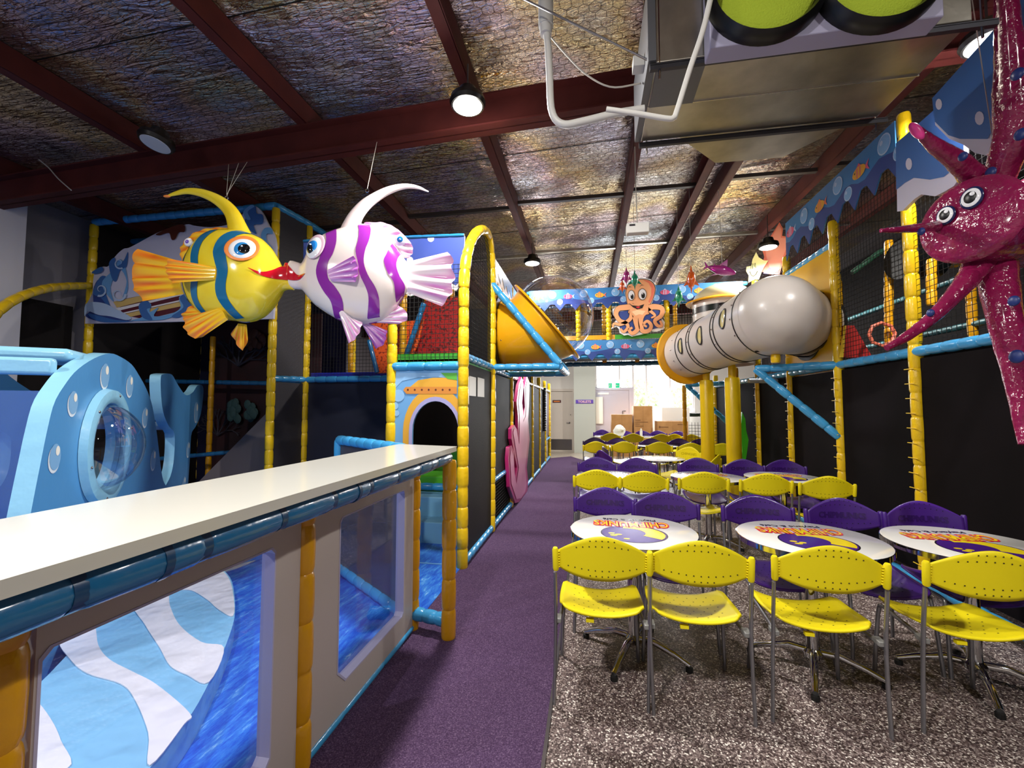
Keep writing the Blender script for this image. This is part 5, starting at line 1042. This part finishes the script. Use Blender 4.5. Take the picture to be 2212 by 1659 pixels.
# blue wave boards hung on the tall post
WB = Pl((2.62, 4, 3), (-1, 0, 0)); wq = lambda L, o=0: [WB.w(u, v, o) for u, v in L]
wv_ = thing('wave_board', (2.62, 3.9, 3.0), 'blue cut-out with pale wavy border and dots beside the tall yellow post', 'board')
MB().prism(wq([(1936, 310), (1968, 282), (2082, 182), (2082, 372), (2060, 402), (2040, 414), (2020, 424), (1990, 420), (1975, 430), (1950, 455), (1938, 457)]), -WB.n * .03).build('board', ART['mist'], wv_)
q = MB(); q.poly(wq([(1936, 310), (1968, 282), (2082, 182), (2082, 332), (2060, 365), (2040, 382), (2010, 388), (1975, 384), (1955, 395), (1937, 410)], .004), 0)
for u, v, rx, ry in ((1965, 354, 7, 13),): q.poly(wq([(u + rx * math.cos(t * .52), v + ry * math.sin(t * .52)) for t in range(12)], .006), 1)
q.build('wave_print', [ART['blue'], ART['mist']], wv_, smooth=0)
WB2 = Pl((2.5, 3.2, 3), (-1, 0, 0)); wq2 = lambda L, o=0: [WB2.w(u, v, o) for u, v in L]
w2 = thing('wave_board', (2.5, 3.0, 3.2), 'blue cut-out with pale wavy border and dots behind the magenta octopus', 'board')
MB().prism(wq2([(2015, 212), (2150, 62), (2260, -60), (2260, 190), (2210, 185), (2180, 235), (2152, 310), (2130, 336), (2105, 330), (2080, 312), (2050, 300), (2020, 270)]), -WB2.n * .03).build('board', ART['mist'], w2)
q = MB(); q.poly(wq2([(2015, 212), (2150, 62), (2260, -60), (2260, 130), (2200, 150), (2170, 210), (2152, 270), (2135, 300), (2100, 300), (2075, 300), (2050, 292), (2020, 262)], .004), 0)
for u, v, rx, ry in ((2118, 255, 10, 15), (2008 + 22, 225, 7, 12)): q.poly(wq2([(u + rx * math.cos(t * .52), v + ry * math.sin(t * .52)) for t in range(12)], .006), 1)
q.build('wave_print', [ART['blue'], ART['mist']], w2, smooth=0)
# starfish cut-outs above the tube
SP = Pl((2.35, 8.35, 3.3), (-.4, -1, 0)); S_ = lambda L, o=0: [SP.w(1400 + x / 4.424, 480 + y / 4.424, o) for x, y in L]
st = thing('starfish_board', tuple(SP.w(1680, 560)), 'coral pink cut-out starfish above the white tube', 'board')
MB().prism(S_([(1180, 120), (1255, 0), (1290, 60), (1280, 130), (1365, 145), (1360, 200), (1320, 300), (1290, 380), (1255, 500), (1160, 495), (1085, 470), (1090, 400), (1110, 330), (1090, 260)], 0), -SP.n * .03).build('board', ART['coral'], st)
q = MB(); q.poly(S_([(1190, 130), (1250, 20), (1275, 70), (1268, 150), (1350, 155), (1340, 200), (1305, 290), (1275, 370), (1245, 480), (1175, 480), (1150, 400), (1130, 330), (1120, 250)], .004), 0); q.poly(S_([(1165, 430), (1100, 490), (1160, 495), (1180, 470)], .006), 1)
q.build('starfish_print', [mat('print_salmon', '#F09A82', .4), ART['purple']], st, smooth=0)
s2 = thing('starfish_board', tuple(SP.w(1630, 590, .05)), 'pale yellow smiling cut-out starfish in front of the coral pink one', 'board')
MB().prism(S_([(1035, 300), (1060, 350), (1110, 380), (1150, 380), (1110, 440), (1090, 480), (1060, 560), (1020, 560), (960, 590), (965, 520), (940, 480), (945, 440), (990, 430), (1000, 370)], .09), -SP.n * .03).build('board', mat('print_paleyellow', '#E6DE9A', .4), s2)
SL = lambda L, r=.006: MB().tube([p for p in S_(L, .095)], r, 5)
q = SL([(975, 485), (990, 520), (1010, 530), (1035, 510), (1048, 480)]); q.tube(S_([(985, 460), (988, 415), (1000, 410), (1002, 460)], .095), .004, 5); q.tube(S_([(1018, 440), (1015, 410), (1028, 405), (1030, 450)], .095), .004, 5); q.build('smile_print', ART['black'], s2)
# ================================================================== BRIDGE WITH THE OCTOPUS
br = thing('climbing_bridge', (.8, 8.2, 2.3), 'play bridge with sea friezes crossing above the tables', 'play frame')
bz = lambda u, v, Y=8.0: at(u, v, Y=Y)
X0, X1 = -1.15, 2.68
zt = bz(1400, 622).z; zb_ = bz(1400, 768).z
rail(br, [(X0, 8, zt), (X1, 8, zt)], BLU, .035); rail(br, [(X0, 8, zb_), (X1, 8, zb_)], BLU, .045); rail(br, [(X0, 9.2, zb_ - .02), (X1, 9.2, zb_ - .02)], BLUd, .045); rail(br, [(X0, 9.2, zt), (X1, 9.2, zt)], BLUd, .035)
for u in (1315, 1441): x = bz(u, 700).x; post(br, x, 8.02, zb_, zt, YEL, .05, .09)
for x in (-.2, 2.0): post(br, x, 8.02, zb_, zt, YEL, .05, .09)
for x in (.3, .95, 1.7): post(br, x, 9.15, zb_, zt, YELd, .045, .1)
MB().box(X0, X1, 8.0, 9.2, zb_ + .04, zb_ + .08).build('deck', mat('deck_grey', '#4A4A50', .5), br)
g0 = bz(1290, 729).z; MB().box(.45, 1.35, 7.995, 8.02, g0 - .04, g0 + .04).build('deck_edge', mat('deck_green', '#3FA32E'), br); MB().box(X0, .45, 7.995, 8.02, g0 - .04, g0 + .04).build('deck_edge', YELd, br)
pb_ = Pl((0, 8.0, 3), (0, -1, 0)); q = MB(); net(q, pb_, [(X0, g0 - 3), (X1, g0 - 3), (X1, zt - 3), (X0, zt - 3)], .05, .0032); q.build('net', NETK, br)
q = MB(); pc_ = Pl((0, 9.2, 3), (0, -1, 0)); net(q, pc_, [(X0, zb_ - 3), (X1, zb_ - 3), (X1, zt - 3), (X0, zt - 3)], .05, .0035); q.build('net', NETK, br)
PF = Pl((0, 7.95, 3), (0, -1, 0)); frieze(br, PF, -1.1, 2.6, zt + .03, .27, 2, .12); frieze(br, PF, -1.1, 2.6, zb_ + .29, .25, 4, .12)
q = MB(); x = X0
while x < X1 - .2: q.tube([(x, 9.6, 2.62), (x + .12, 9.6, 2.48), (x + .24, 9.6, 2.62)], .012, 5); x += .24
q.tube([(X0, 9.6, 2.62), (X1, 9.6, 2.62)], .016, 6); q.tube([(X0, 9.6, 2.48), (X1, 9.6, 2.48)], .016, 6)
tr = tag(q.build('lattice_truss', GAL), 'thin steel lattice girder behind the bridge above the far window', 'truss')
# octopus board
OB = Pl((0, 7.9, 3), (0, -1, 0)); zo = lambda x, y: (1100 + x / 3.687, 500 + y / 3.687); Q = lambda L, o=0: [OB.w(*zo(x, y), o) for x, y in L]
ob = thing('octopus_board', tuple(OB.w(1377, 660)), 'cut-out board of a smiling orange octopus on the bridge', 'board')
oc = [(940, 430), (965, 400), (1010, 385), (1060, 378), (1120, 388), (1155, 420), (1165, 470), (1150, 530), (1130, 580), (1180, 590), (1225, 600), (1238, 640), (1210, 690), (1232, 720), (1225, 770), (1170, 790), (1130, 785), (1100, 800), (1060, 810), (1020, 820), (980, 828), (950, 815), (920, 820), (885, 800), (880, 770), (860, 750), (820, 770), (845, 720), (860, 700), (835, 660), (830, 620), (860, 600), (900, 595), (945, 590), (935, 550), (925, 490)]
MB().prism([OB.w(*zo(x + (1.04 - 1) * (x - 1035), y + .04 * (y - 620))) for x, y in oc], -OB.n * .025).build('board', ART['white'], ob)
q = MB(); m_ = [ART['peach'], ART['navy'], ART['coral'], ART['white'], ART['black'], ART['red'], mat('print_apricot', '#F8D2A4', .4)]
# dark blue behind the arms
q.poly(Q([(870, 640), (1000, 620), (1080, 620), (1210, 630), (1215, 760), (1100, 790), (930, 810), (880, 770)], .003), 1)
head = [(945, 435), (970, 402), (1010, 388), (1060, 382), (1115, 392), (1150, 422), (1160, 470), (1145, 530), (1125, 575), (1110, 610), (1110, 660), (960, 660), (955, 610), (943, 585), (937, 545), (930, 490)]
q.poly(Q([(1045 + (x - 1045) * 1.05, 520 + (y - 520) * 1.03) for x, y in soft(head, 3)], .0045), 4); q.poly(Q(soft(head, 3), .006), 0); q.poly(Q([(1060, 384), (1115, 394), (1150, 424), (1158, 470), (1143, 528), (1120, 570), (1108, 560), (1130, 510), (1132, 450), (1110, 412)], .0075), 2)
def arm(L, r):
    P_ = [(x, y) for x, y, _ in [(p.x, p.y, 0) for p in catmull([(x, y, 0) for x, y in L], 40)]]; A, B_ = [], []
    for i, (x, y) in enumerate(P_):
        x0, y0 = P_[max(i - 1, 0)]; x1, y1 = P_[min(i + 1, 39)]; dx, dy = x1 - x0, y1 - y0; l_ = math.hypot(dx, dy) or 1; rr = r * (1 - .65 * i / 39); A.append((x - dy / l_ * rr, y + dx / l_ * rr)); B_.append((x + dy / l_ * rr, y - dx / l_ * rr))
    for o, c, s_ in ((.0085, 4, 3), (.010, 0, 0)):
        for i in range(39):
            def e(p, k): return p if not s_ else (p[0] + (p[0] - P_[k][0]) / (r * .9) * s_, p[1] + (p[1] - P_[k][1]) / (r * .9) * s_)
            q.poly(Q([e(A[i], i), e(A[i + 1], i + 1), e(B_[i + 1], i + 1), e(B_[i], i)], o), c)
for L, r in (([(990, 600), (930, 605), (870, 615), (850, 660), (880, 710), (930, 730), (945, 765), (910, 800), (885, 775)], 24), ([(980, 640), (960, 700), (890, 740), (835, 735), (825, 765)], 18), ([(1000, 650), (1010, 720), (1020, 780), (980, 812), (955, 785), (980, 765)], 24),
             ([(1065, 650), (1045, 710), (1060, 790), (1110, 790), (1130, 750), (1100, 715), (1070, 740), (1095, 760)], 22), ([(1090, 620), (1150, 600), (1215, 615), (1210, 670), (1160, 710), (1180, 750), (1215, 750), (1200, 710)], 24), ([(1080, 600), (1130, 640), (1160, 670), (1130, 690)], 16)): arm(L, r)
q.poly(Q([(965, 560), (1000, 590), (1090, 590), (1110, 570), (1105, 650), (1060, 690), (1000, 690), (960, 640)], .0115), 0); q.poly(Q([(975, 640), (1020, 625), (1085, 635), (1060, 665), (1035, 660), (1005, 672)], .0125), 6)
for cx, cy, rx, ry in ((972, 510, 24, 38), (1060, 502, 30, 42)):
    for k_, (s1, mi) in enumerate(((1.12, 4), (1.0, 3))): q.poly(Q([(cx + rx * s1 * math.cos(t * .393), cy + ry * s1 * math.sin(t * .393)) for t in range(16)], .012 + k_ * .0015), mi)
    q.poly(Q([(cx + 6 + rx * .5 * math.cos(t * .393), cy + 10 + ry * .55 * math.sin(t * .393)) for t in range(16)], .015), 4); q.poly(Q([(cx + 2 + 5 * math.cos(t), cy - 4 + 6 * math.sin(t)) for t in range(6)], .0165), 3)
q.poly(Q([(950, 572), (980, 590), (1030, 595), (1075, 580), (1060, 612), (1020, 622), (985, 605)], .014), 4); q.poly(Q([(1005, 602), (1030, 598), (1045, 602), (1025, 615)], .0155), 5)
for a, b in (((940, 462), (975, 445)), ((1035, 445), (1075, 432))): q.poly(Q([a, ((a[0] + b[0]) / 2, min(a[1], b[1]) - 8), b, ((a[0] + b[0]) / 2, min(a[1], b[1]) - 2)], .0155), 4)
q.build('octopus_print', m_, ob, smooth=0)
# ------------------------------------------------------------------ small plastic sea animals on strings
def hang(u, v, w_, hgt, col, label, kind, Y, ang=0.0, flip=1):
    c = at(u, v, Y=Y); t = thing('hanging_fish', tuple(c), label, 'decoration', 'small plastic sea animals on strings'); k = Y * 1.35 / FPX
    m = mat('plastic_' + col, col, .15, coat=.7, trans=.25); dx = Vector((math.cos(ang), 0, math.sin(ang))) * flip; dz = Vector((-math.sin(ang), 0, math.cos(ang))); n = Vector((0, 1, 0))
    q = MB(); a, b = w_ * k / 2, hgt * k / 2
    if kind == 'shark':
        q.tube(catmull([c - dx * a * .8, c - dx * a * .2, c + dx * a * .4, c + dx * a * 1.0], 14), [max(.004, b * .5 * math.sin(math.pi * (i + .6) / 14.5) ** .8) for i in range(14)], 12)
        fins = [[(-.75, 0), (-1.15, .45), (-1.0, 0), (-1.1, -.4)], [(-.25, .3), (.25, 1.2), (.4, .25)], [(-.1, -.3), (-.5, -.8), (.3, -.3)], [(-.55, .2), (-.5, .5), (-.35, .25)]]
    elif kind == 'edge':    # seen head on
        q.ball(c, dx * a * .55, n * a * .8, dz * b * .62, 14, 10); fins = [[(-.2, .5), (0, 1.05), (.2, .5)], [(-.5, 0), (-1.05, -.45), (-.4, -.35)], [(.5, 0), (1.05, -.45), (.4, -.35)], [(-.15, -.5), (0, -1.0), (.15, -.5)]]
    else:
        q.ball(c, dx * a * .65, n * a * .35, dz * b * .5, 16, 10); fins = [[(-.5, 0), (-1.05, .6), (-.9, 0), (-1.05, -.6)], [(-.3, .4), (.1, 1.0), (.4, .35)], [(-.1, -.4), (-.2, -.95), (.3, -.4)]]
    q.build('body', m, t)
    for f in fins: MB().prism([c + dx * x * a + dz * z * b - n * .006 for x, z in f], n * .012).build('fin', m, t)
    MB().tube([c + dz * b * .6, Vector((c.x, c.y, roof(c.x) - .01))], .003, 5).build('string', ST, t)
hang(1353, 597, 18, 30, '#B8328C', 'small magenta plastic fish hanging left of the octopus board head', 'edge', 7.0)
hang(1371, 605, 20, 32, '#1E9C78', 'green plastic fish hanging just above the orange octopus board', 'edge', 6.6)
hang(1344, 619, 14, 24, '#E8662A', 'small orange plastic fish lowest beside the octopus head', 'edge', 7.2)
hang(1466, 641, 20, 34, '#1FA878', 'green plastic fish hanging lowest right of the octopus board', 'edge', 7.0)
hang(1493, 604, 22, 44, '#E0601E', 'orange plastic sea animal hanging left of the magenta shark', 'edge', 6.4)
hang(1556, 583, 44, 30, '#A82A86', 'magenta plastic shark hanging above the domed drum', 'shark', 6.2, -.3)
# ================================================================== TABLES AND CHAIRS
def yel(n, c1, c2): 
    return mat(n, c1, .32, coat=.15, bump=(300, .04))
CY = mat('chair_yellow', '#E6D413', .5, spec=.35); CP_ = mat('chair_purple', '#3D1A73', .3, coat=.15); HOLE = mat('hole_dark', '#3A3208', .8); HOLEP = mat('hole_dark_purple', '#120822', .8); LEG = mat('chair_leg_grey', '#8E8D92', .3, .75); TIP = BLKp
def make_chair(col, hole, label):
    t = thing('dining_chair', (0, 0, 0), label, 'chair')
    # seat: saddle sheet, origin on the floor, sitter faces +y
    def seat(a, b):
        x = (a - .5) * (.42 + .02 * math.sin(math.pi * b)); y = -.2 + .42 * b
        z = .425 + .045 * (2 * abs(a - .5)) ** 2.2 + .012 * math.cos(b * 3.1) - .035 * max(0, b - .8) ** 1.2 * 2 - .012 * math.sin(math.pi * b)
        r = .035; ex = max(0, abs(x) - (.2 - r)); ey = max(0, r - (y + .2)) if b < .5 else max(0, (y - .22) + r)
        if ex > 0 and ey > 0:
            l = math.hypot(ex, ey)
            if l > r: x = math.copysign(.2 - r + ex * r / l, x); y = (-.2 + r - ey * r / l) if b < .5 else (.22 - r + ey * r / l)
        return Vector((x, y, z))
    o = MB().grid(seat, 20, 18, uv=False).build('seat', col, t, solid=.011, local=True)
    q = MB()
    def hd(p, n, r=.0042):
        n = n.normalized(); a, b = perp(n); q.poly([p + n * .0062 + (a * math.cos(k * 1.047) + b * math.sin(k * 1.047)) * r for k in range(6)]); q.poly([p - n * .0062 + (a * math.cos(-k * 1.047) + b * math.sin(-k * 1.047)) * r for k in range(6)])
    for j, b in enumerate((.16, .27, .38, .49, .6, .71, .82)):
        for i in range(6):
            a = .2 + .12 * i + (.03 if j % 2 else -.03)
            if abs(a - .5) < .36 and (i + j) % 1 == 0: p = seat(a, b); hd(p, (seat(a + .01, b) - p).cross(seat(a, b + .01) - p))
    q.build('hole', hole, o, local=True)['kind'] = 'stuff'
    # backrest: wide lens-shaped sheet wrapped between the rear posts
    HB = .222
    def back(a, b):
        x = (a - .5) * 2 * HB; s = max(0, 1 - (abs(x) / HB) ** 1.7); top = .778 + .092 * s; low = .7 - .052 * max(0, 1 - (abs(x) / HB) ** 2.3) ** 1.1 if abs(x) < HB else .7
        z = low + (top - low) * b; y = -.252 - .04 * (1 - (x / HB) ** 2) - (z - .7) * .13
        return Vector((x, y, z))
    bk = MB().grid(back, 28, 10, uv=False).build('backrest', col, t, solid=.009, local=True)
    q = MB()
    rows = [(.93, 5, .028), (.78, 9, .031), (.3, 11, .034), (.1, 5, .028)]
    def onback(x, z):
        y = -.252 - .04 * (1 - (x / HB) ** 2) - (z - .7) * .13; return Vector((x, y, z))
    for z, n, d in ((.85, 5, .029), (.822, 9, .031), (.7, 11, .033), (.672, 5, .029)):
        for i in range(n):
            x = (i - (n - 1) / 2) * d; hd(onback(x, z - (.018 * (x / .15) ** 2 if z > .8 else -.01 * (x / .15) ** 2)), Vector((.08 * x / HB, -1, -.13)), .0036)
    q.build('hole', hole, bk, local=True)['kind'] = 'stuff'
    tx = MB().text('CHIPMUNKS', .052, lambda x, y, z: onback(-x, .738 + y) + Vector((0, .0055 + z, 0)), 0, .0015, offset=.002).build('embossed_lettering', mat('emboss_' + ('y' if col is CY else 'p'), '#C9B90F' if col is CY else '#2E1258', .25, coat=.3), bk, local=True)
    for s in (-1, 1):
        q = MB(); q.tube([(s * .228, -.262, .682), (s * .228, -.264, .69), (s * .23, -.272, .785), (s * .23, -.274, .795)], [.013, .0155, .0155, .011], 12)
        for k in range(7): q.ball((s * .213, -.262 - k * .0018, .698 + k * .013), (.007, 0, 0), (0, .006, 0), (0, 0, .005), 8, 5)
        q.build('back_clamp', col, t, local=True)
        MB().tube(catmull([(s * .243, -.22, .0), (s * .236, -.222, .25), (s * .232, -.232, .45), (s * .232, -.26, .67)], 12), .011, 10, flat=(Vector((1, 0, 0)), .8)).build('leg', LEG, t, local=True)
        MB().tube(catmull([(s * .225, .225, .0), (s * .216, .205, .22), (s * .208, .185, .38), (s * .205, .15, .412), (s * .205, .0, .41), (s * .212, -.15, .41), (s * .229, -.222, .4)], 30), .0105, 10).build('leg', LEG, t, local=True)
        q = MB(); q.obox((s * .22, -.2, .415), (.016, 0, 0), (0, .03, .0), (0, 0, .012)); q.build('seat_bracket', mat('bracket_grey', '#8A8A88', .4, .3), t, bevel=.004, local=True)
    for x in (-.06,): MB().box(x - .02, x + .02, -.19, -.165, .4, .415).build('seat_clip', col, t, local=True)
    return t
chy = make_chair(CY, HOLE, 'y'); chp = make_chair(CP_, HOLEP, 'p'); used = {}
def chair(kind, x, y, rz, label, group):
    src = chy if kind == 'y' else chp
    if kind in used: o = copy_tree(src)
    else: o = src; used[kind] = 1
    o.location = (x, y, 0); o.rotation_euler = (0, 0, rz); o['label'] = label; o['group'] = group; o['root'] = [x, y, 0]; return o
ORD = ['leftmost', 'second from the left', 'third from the left', 'fourth from the left', 'fifth from the left', 'sixth from the left']
D = math.radians
for i, (x, y, r) in enumerate(((.045, 2.515, 1), (.515, 2.53, -1), (1.10, 2.56, -3), (1.76, 2.60, -4))):
    chair('y', x, y, D(r), ORD[i] + ' yellow chair in the row nearest the camera, back to the viewer', 'yellow chairs of the nearest row')
def rowpx(kind, us, vt, dy, rz, row, grp, ex=()):
    for i, u in enumerate(us):
        v = vt[i] if isinstance(vt, (list, tuple)) else vt; p = at(u, v, Z=.87); r = rz + (ex[i] if i < len(ex) else 0)
        chair(kind, p.x, p.y + dy, r, f'{ORD[i]} {"yellow" if kind == "y" else "purple"} chair {row}', grp)
rowpx('p', (1307, 1439, 1641, 1828, 2006), (1057, 1067, 1074, 1081, 1088), -.22, math.pi, 'facing the camera behind the nearest tables', 'purple chairs of the nearest row')
rowpx('y', (1289, 1391, 1520, 1655, 1787), (1013, 1016, 1018, 1021, 1027), .28, 0, 'at the second row of tables, back to the viewer', 'yellow chairs of the second row')
rowpx('p', (1289, 1376, 1507, 1606, 1694), (987, 989, 989, 992, 993), -.28, math.pi, 'facing the camera across the second row of tables', 'purple chairs of the second row')
rowpx('y', (1287, 1348, 1424, 1492, 1560), (953, 953, 954, 956, 957), .28, 0, 'at the third full row of tables, near the columns', 'yellow chairs of the third row')
rowpx('p', (1284, 1334, 1407, 1467, 1513), (945, 946, 947, 947, 948), -.28, math.pi, 'facing the camera across the third full row of tables', 'purple chairs of the third row')
rowpx('y', (1319, 1368, 1429, 1451, 1493), (935, 936, 937, 937, 938), .28, 0, 'at the furthest row of tables, back to the viewer', 'yellow chairs of the furthest row', (0, 0, 0, .2))
rowpx('p', (1300, 1352, 1387, 1421, 1465), (928, 931, 930, 930, 931), -.28, math.pi, 'facing the camera at the furthest row of tables', 'purple chairs of the furthest row')
chair('p', .42, 6.75, D(-62), 'purple chair turned sideways to the left of the single round table', 'turned purple chairs'); chair('p', .5, 7.2, D(-100), 'purple chair turned sideways behind the left of the single round table', 'turned purple chairs')
chair('y', 1.33, 7.22, D(130), 'yellow chair turned sideways to the right of the single round table', 'turned yellow chairs'); chair('y', 1.42, 6.42, D(60), 'yellow chair turned away at the right of the single round table', 'turned yellow chairs')
chair('y', 2.45, 2.95, D(80), 'yellow chair at the far right by the blue floor pipe', 'yellow chairs by the blue pipe') if False else None
# ---- tables
TOPW = mat('table_white', '#EDECE8', .12, coat=.5)
LG = [mat('logo_purple', '#4A1F86', .2, coat=.4), mat('logo_yellow', '#F5DC1E', .2, coat=.4), mat('logo_red', '#E0243C', .2, coat=.4), mat('logo_black', '#15121A', .2, coat=.4)]
def make_table():
    t = thing('round_table', (0, 0, 0), 't', 'table')
    R = .382
    top = MB().lathe((0, 0, .715), (0, 0, 1), [(0, 0), (0, R - .004), (.027, R - .004), (.028, R - .006), (.028, 0)], 64).build('tabletop', TOPW, t, local=True)
    MB().lathe((0, 0, .712), (0, 0, 1), [(0, R - .006), (0, R), (.028, R), (.0295, R - .004)], 64).build('edge_band', CHR, t, local=True)
    z = .7435
    def el(cx, cy, rx, ry, zz, n=40, a0=0, a1=2 * math.pi): return [Vector((cx + rx * math.cos(a0 + (a1 - a0) * k / n), cy + ry * math.sin(a0 + (a1 - a0) * k / n), zz)) for k in range(n)]
    q = MB()
    q.poly(el(0, -.09, .195, .18, z), 3); q.poly(el(0, -.09, .188, .173, z + .0005), 0)
    q.poly(el(0, -.09, .18, .165, z + .001, 24, -math.pi * .2, math.pi * .62) + el(-.03, -.07, .1, .09, z + .001, 24, -math.pi * .2, math.pi * .62)[::-1], 1)
    for k, (x, y, r) in enumerate(((-.13, -.1, .02), (-.12, -.14, .022), (-.09, -.12, .02), (-.05, -.2, .018))): q.poly(el(x, y, r, r * .7, z + .001, 10), 1)
    q.build('logo_oval', LG, top, smooth=0, local=True)
    tq = MB(); bend = lambda x: -.35 * x * x
    for off, mi, zz in ((.014, 2, z + .0016), (.001, 1, z + .0022)): tq.text('CHIPMUNKS', .15, lambda x, y, _: Vector((-x * .56, .17 - y * 1.08 - bend(x * .56), zz)), mi, 0, offset=off)
    tq.build('lettering', LG, top, smooth=0, local=True)
    MB().text('Playland & Café', .058, lambda x, y, _: Vector((-x * .95, -y + .25 + .3 * x * x, z + .001)), 0, 0, offset=.001).build('lettering', LG[3], top, smooth=0, local=True)
    MB().lathe((0, 0, .09), (0, 0, 1), [(0, .034), (.6, .034), (.61, .1), (.622, .11)], 24).build('column', CHR, t, local=True)
    MB().lathe((0, 0, .07), (0, 0, 1), [(0, .045), (.03, .052), (.05, .036)], 24).build('hub', CHR, t, local=True)
    for k in range(4):
        a = math.pi / 4 + k * math.pi / 2 + .35; d = Vector((math.cos(a), math.sin(a), 0))
        lg = MB().tube([d * .03 + Vector((0, 0, .1)), d * .12 + Vector((0, 0, .105)), d * .24 + Vector((0, 0, .07)), d * .325 + Vector((0, 0, .035))], [.02, .021, .018, .015], 12).build('leg', CHR, t, local=True)
        MB().lathe(d * .32, (0, 0, 1), [(0, 0), (0, .02), (.022, .02), (.026, 0)], 14).build('foot', RUB, lg, local=True)
    return t
tb = make_table(); first = True
def table(x, y, rz, label, grp='round white tables'):
    global first
    o = tb if first else copy_tree(tb); first = False
    o.location = (x, y, 0); o.rotation_euler = (0, 0, rz); o['label'] = label; o['group'] = grp; return o
table(.25, 2.83, 0, 'round white logo table at the left of the nearest row'); table(1.25, 2.85, .03, 'round white logo table in the middle of the nearest row'); table(2.06, 2.87, .05, 'round white logo table at the right of the nearest row')
table(.22, 5.0, .02, 'round white logo table at the left of the second row'); table(1.26, 5.12, 0, 'round white logo table in the middle of the second row'); table(2.06, 5.24, 0, 'round white logo table at the right of the second row by the black screens')
table(.99, 6.83, 1.6, 'single round white table standing alone between the turned chairs')
for i, u in enumerate((1315, 1402, 1492)):
    p = at(u, 952, Z=.74); table(p.x, 8.84 + .16 * p.x, 1.2, ['leftmost', 'middle', 'rightmost'][i] + ' round white table in the third full row of chairs')
# far rectangular white tables
for i, (u, y) in enumerate(((1335, 11.75), (1432, 11.75))):
    x = at(u, 940, Y=y).x; t = thing('folding_table', (x, y, 0), ['left', 'right'][i] + ' long white table in the furthest row', 'table', 'long white tables')
    MB().box(x - .6, x + .6, y - .3, y + .3, .715, .745).build('tabletop', TOPW, t, bevel=.005)
    for sx_ in (-.55, .55):
        for sy_ in (-.25, .25): MB().tube([(x + sx_, y + sy_, 0), (x + sx_, y + sy_, .715)], .015, 8).build('leg', CHR, t)
def rubbish_bag():
    c = at(1338, 935, Y=11.7); c.z = .745; rnd = random.Random(2); q = MB(); vs = []
    for j in range(13):
        for i in range(20):
            ph = math.pi * j / 12; r = .15 * (1 + .12 * math.sin(i * 2.3 + j) + rnd.uniform(-.04, .04)) * (math.sin(ph) if j < 12 else .0); h = .14 * (1 - math.cos(ph)) * (1.0 if j < 10 else 1.08)
            vs.append(c + Vector((r * math.cos(i * math.pi / 10), r * math.sin(i * math.pi / 10), h)))
    q.add(vs, [(j * 20 + i, j * 20 + (i + 1) % 20, (j + 1) * 20 + (i + 1) % 20, (j + 1) * 20 + i) for j in range(12) for i in range(20)])
    tag(q.build('plastic_bag', mat('white_bag', '#E4E4DF', .35, bump=(25, .6))), 'tied white plastic bag on the left far table', 'bag')
rubbish_bag()
c = at(1385, 940, Y=11.6); c.z = .745; c.x = at(1385, 940, Y=11.6).x; bt = thing('sauce_bottle', tuple(c), 'clear squeeze bottle with white cap on a far table', 'bottle')
MB().lathe(c, (0, 0, 1), [(0, 0), (0, .032), (.15, .032), (.17, .02)], 16).build('bottle', mat('bottle_clear', '#E8E8E4', .2), bt); MB().lathe(c + Vector((0, 0, .17)), (0, 0, 1), [(0, .022), (.02, .022), (.05, .006), (.05, 0)], 14).build('cap', WHTp, bt)
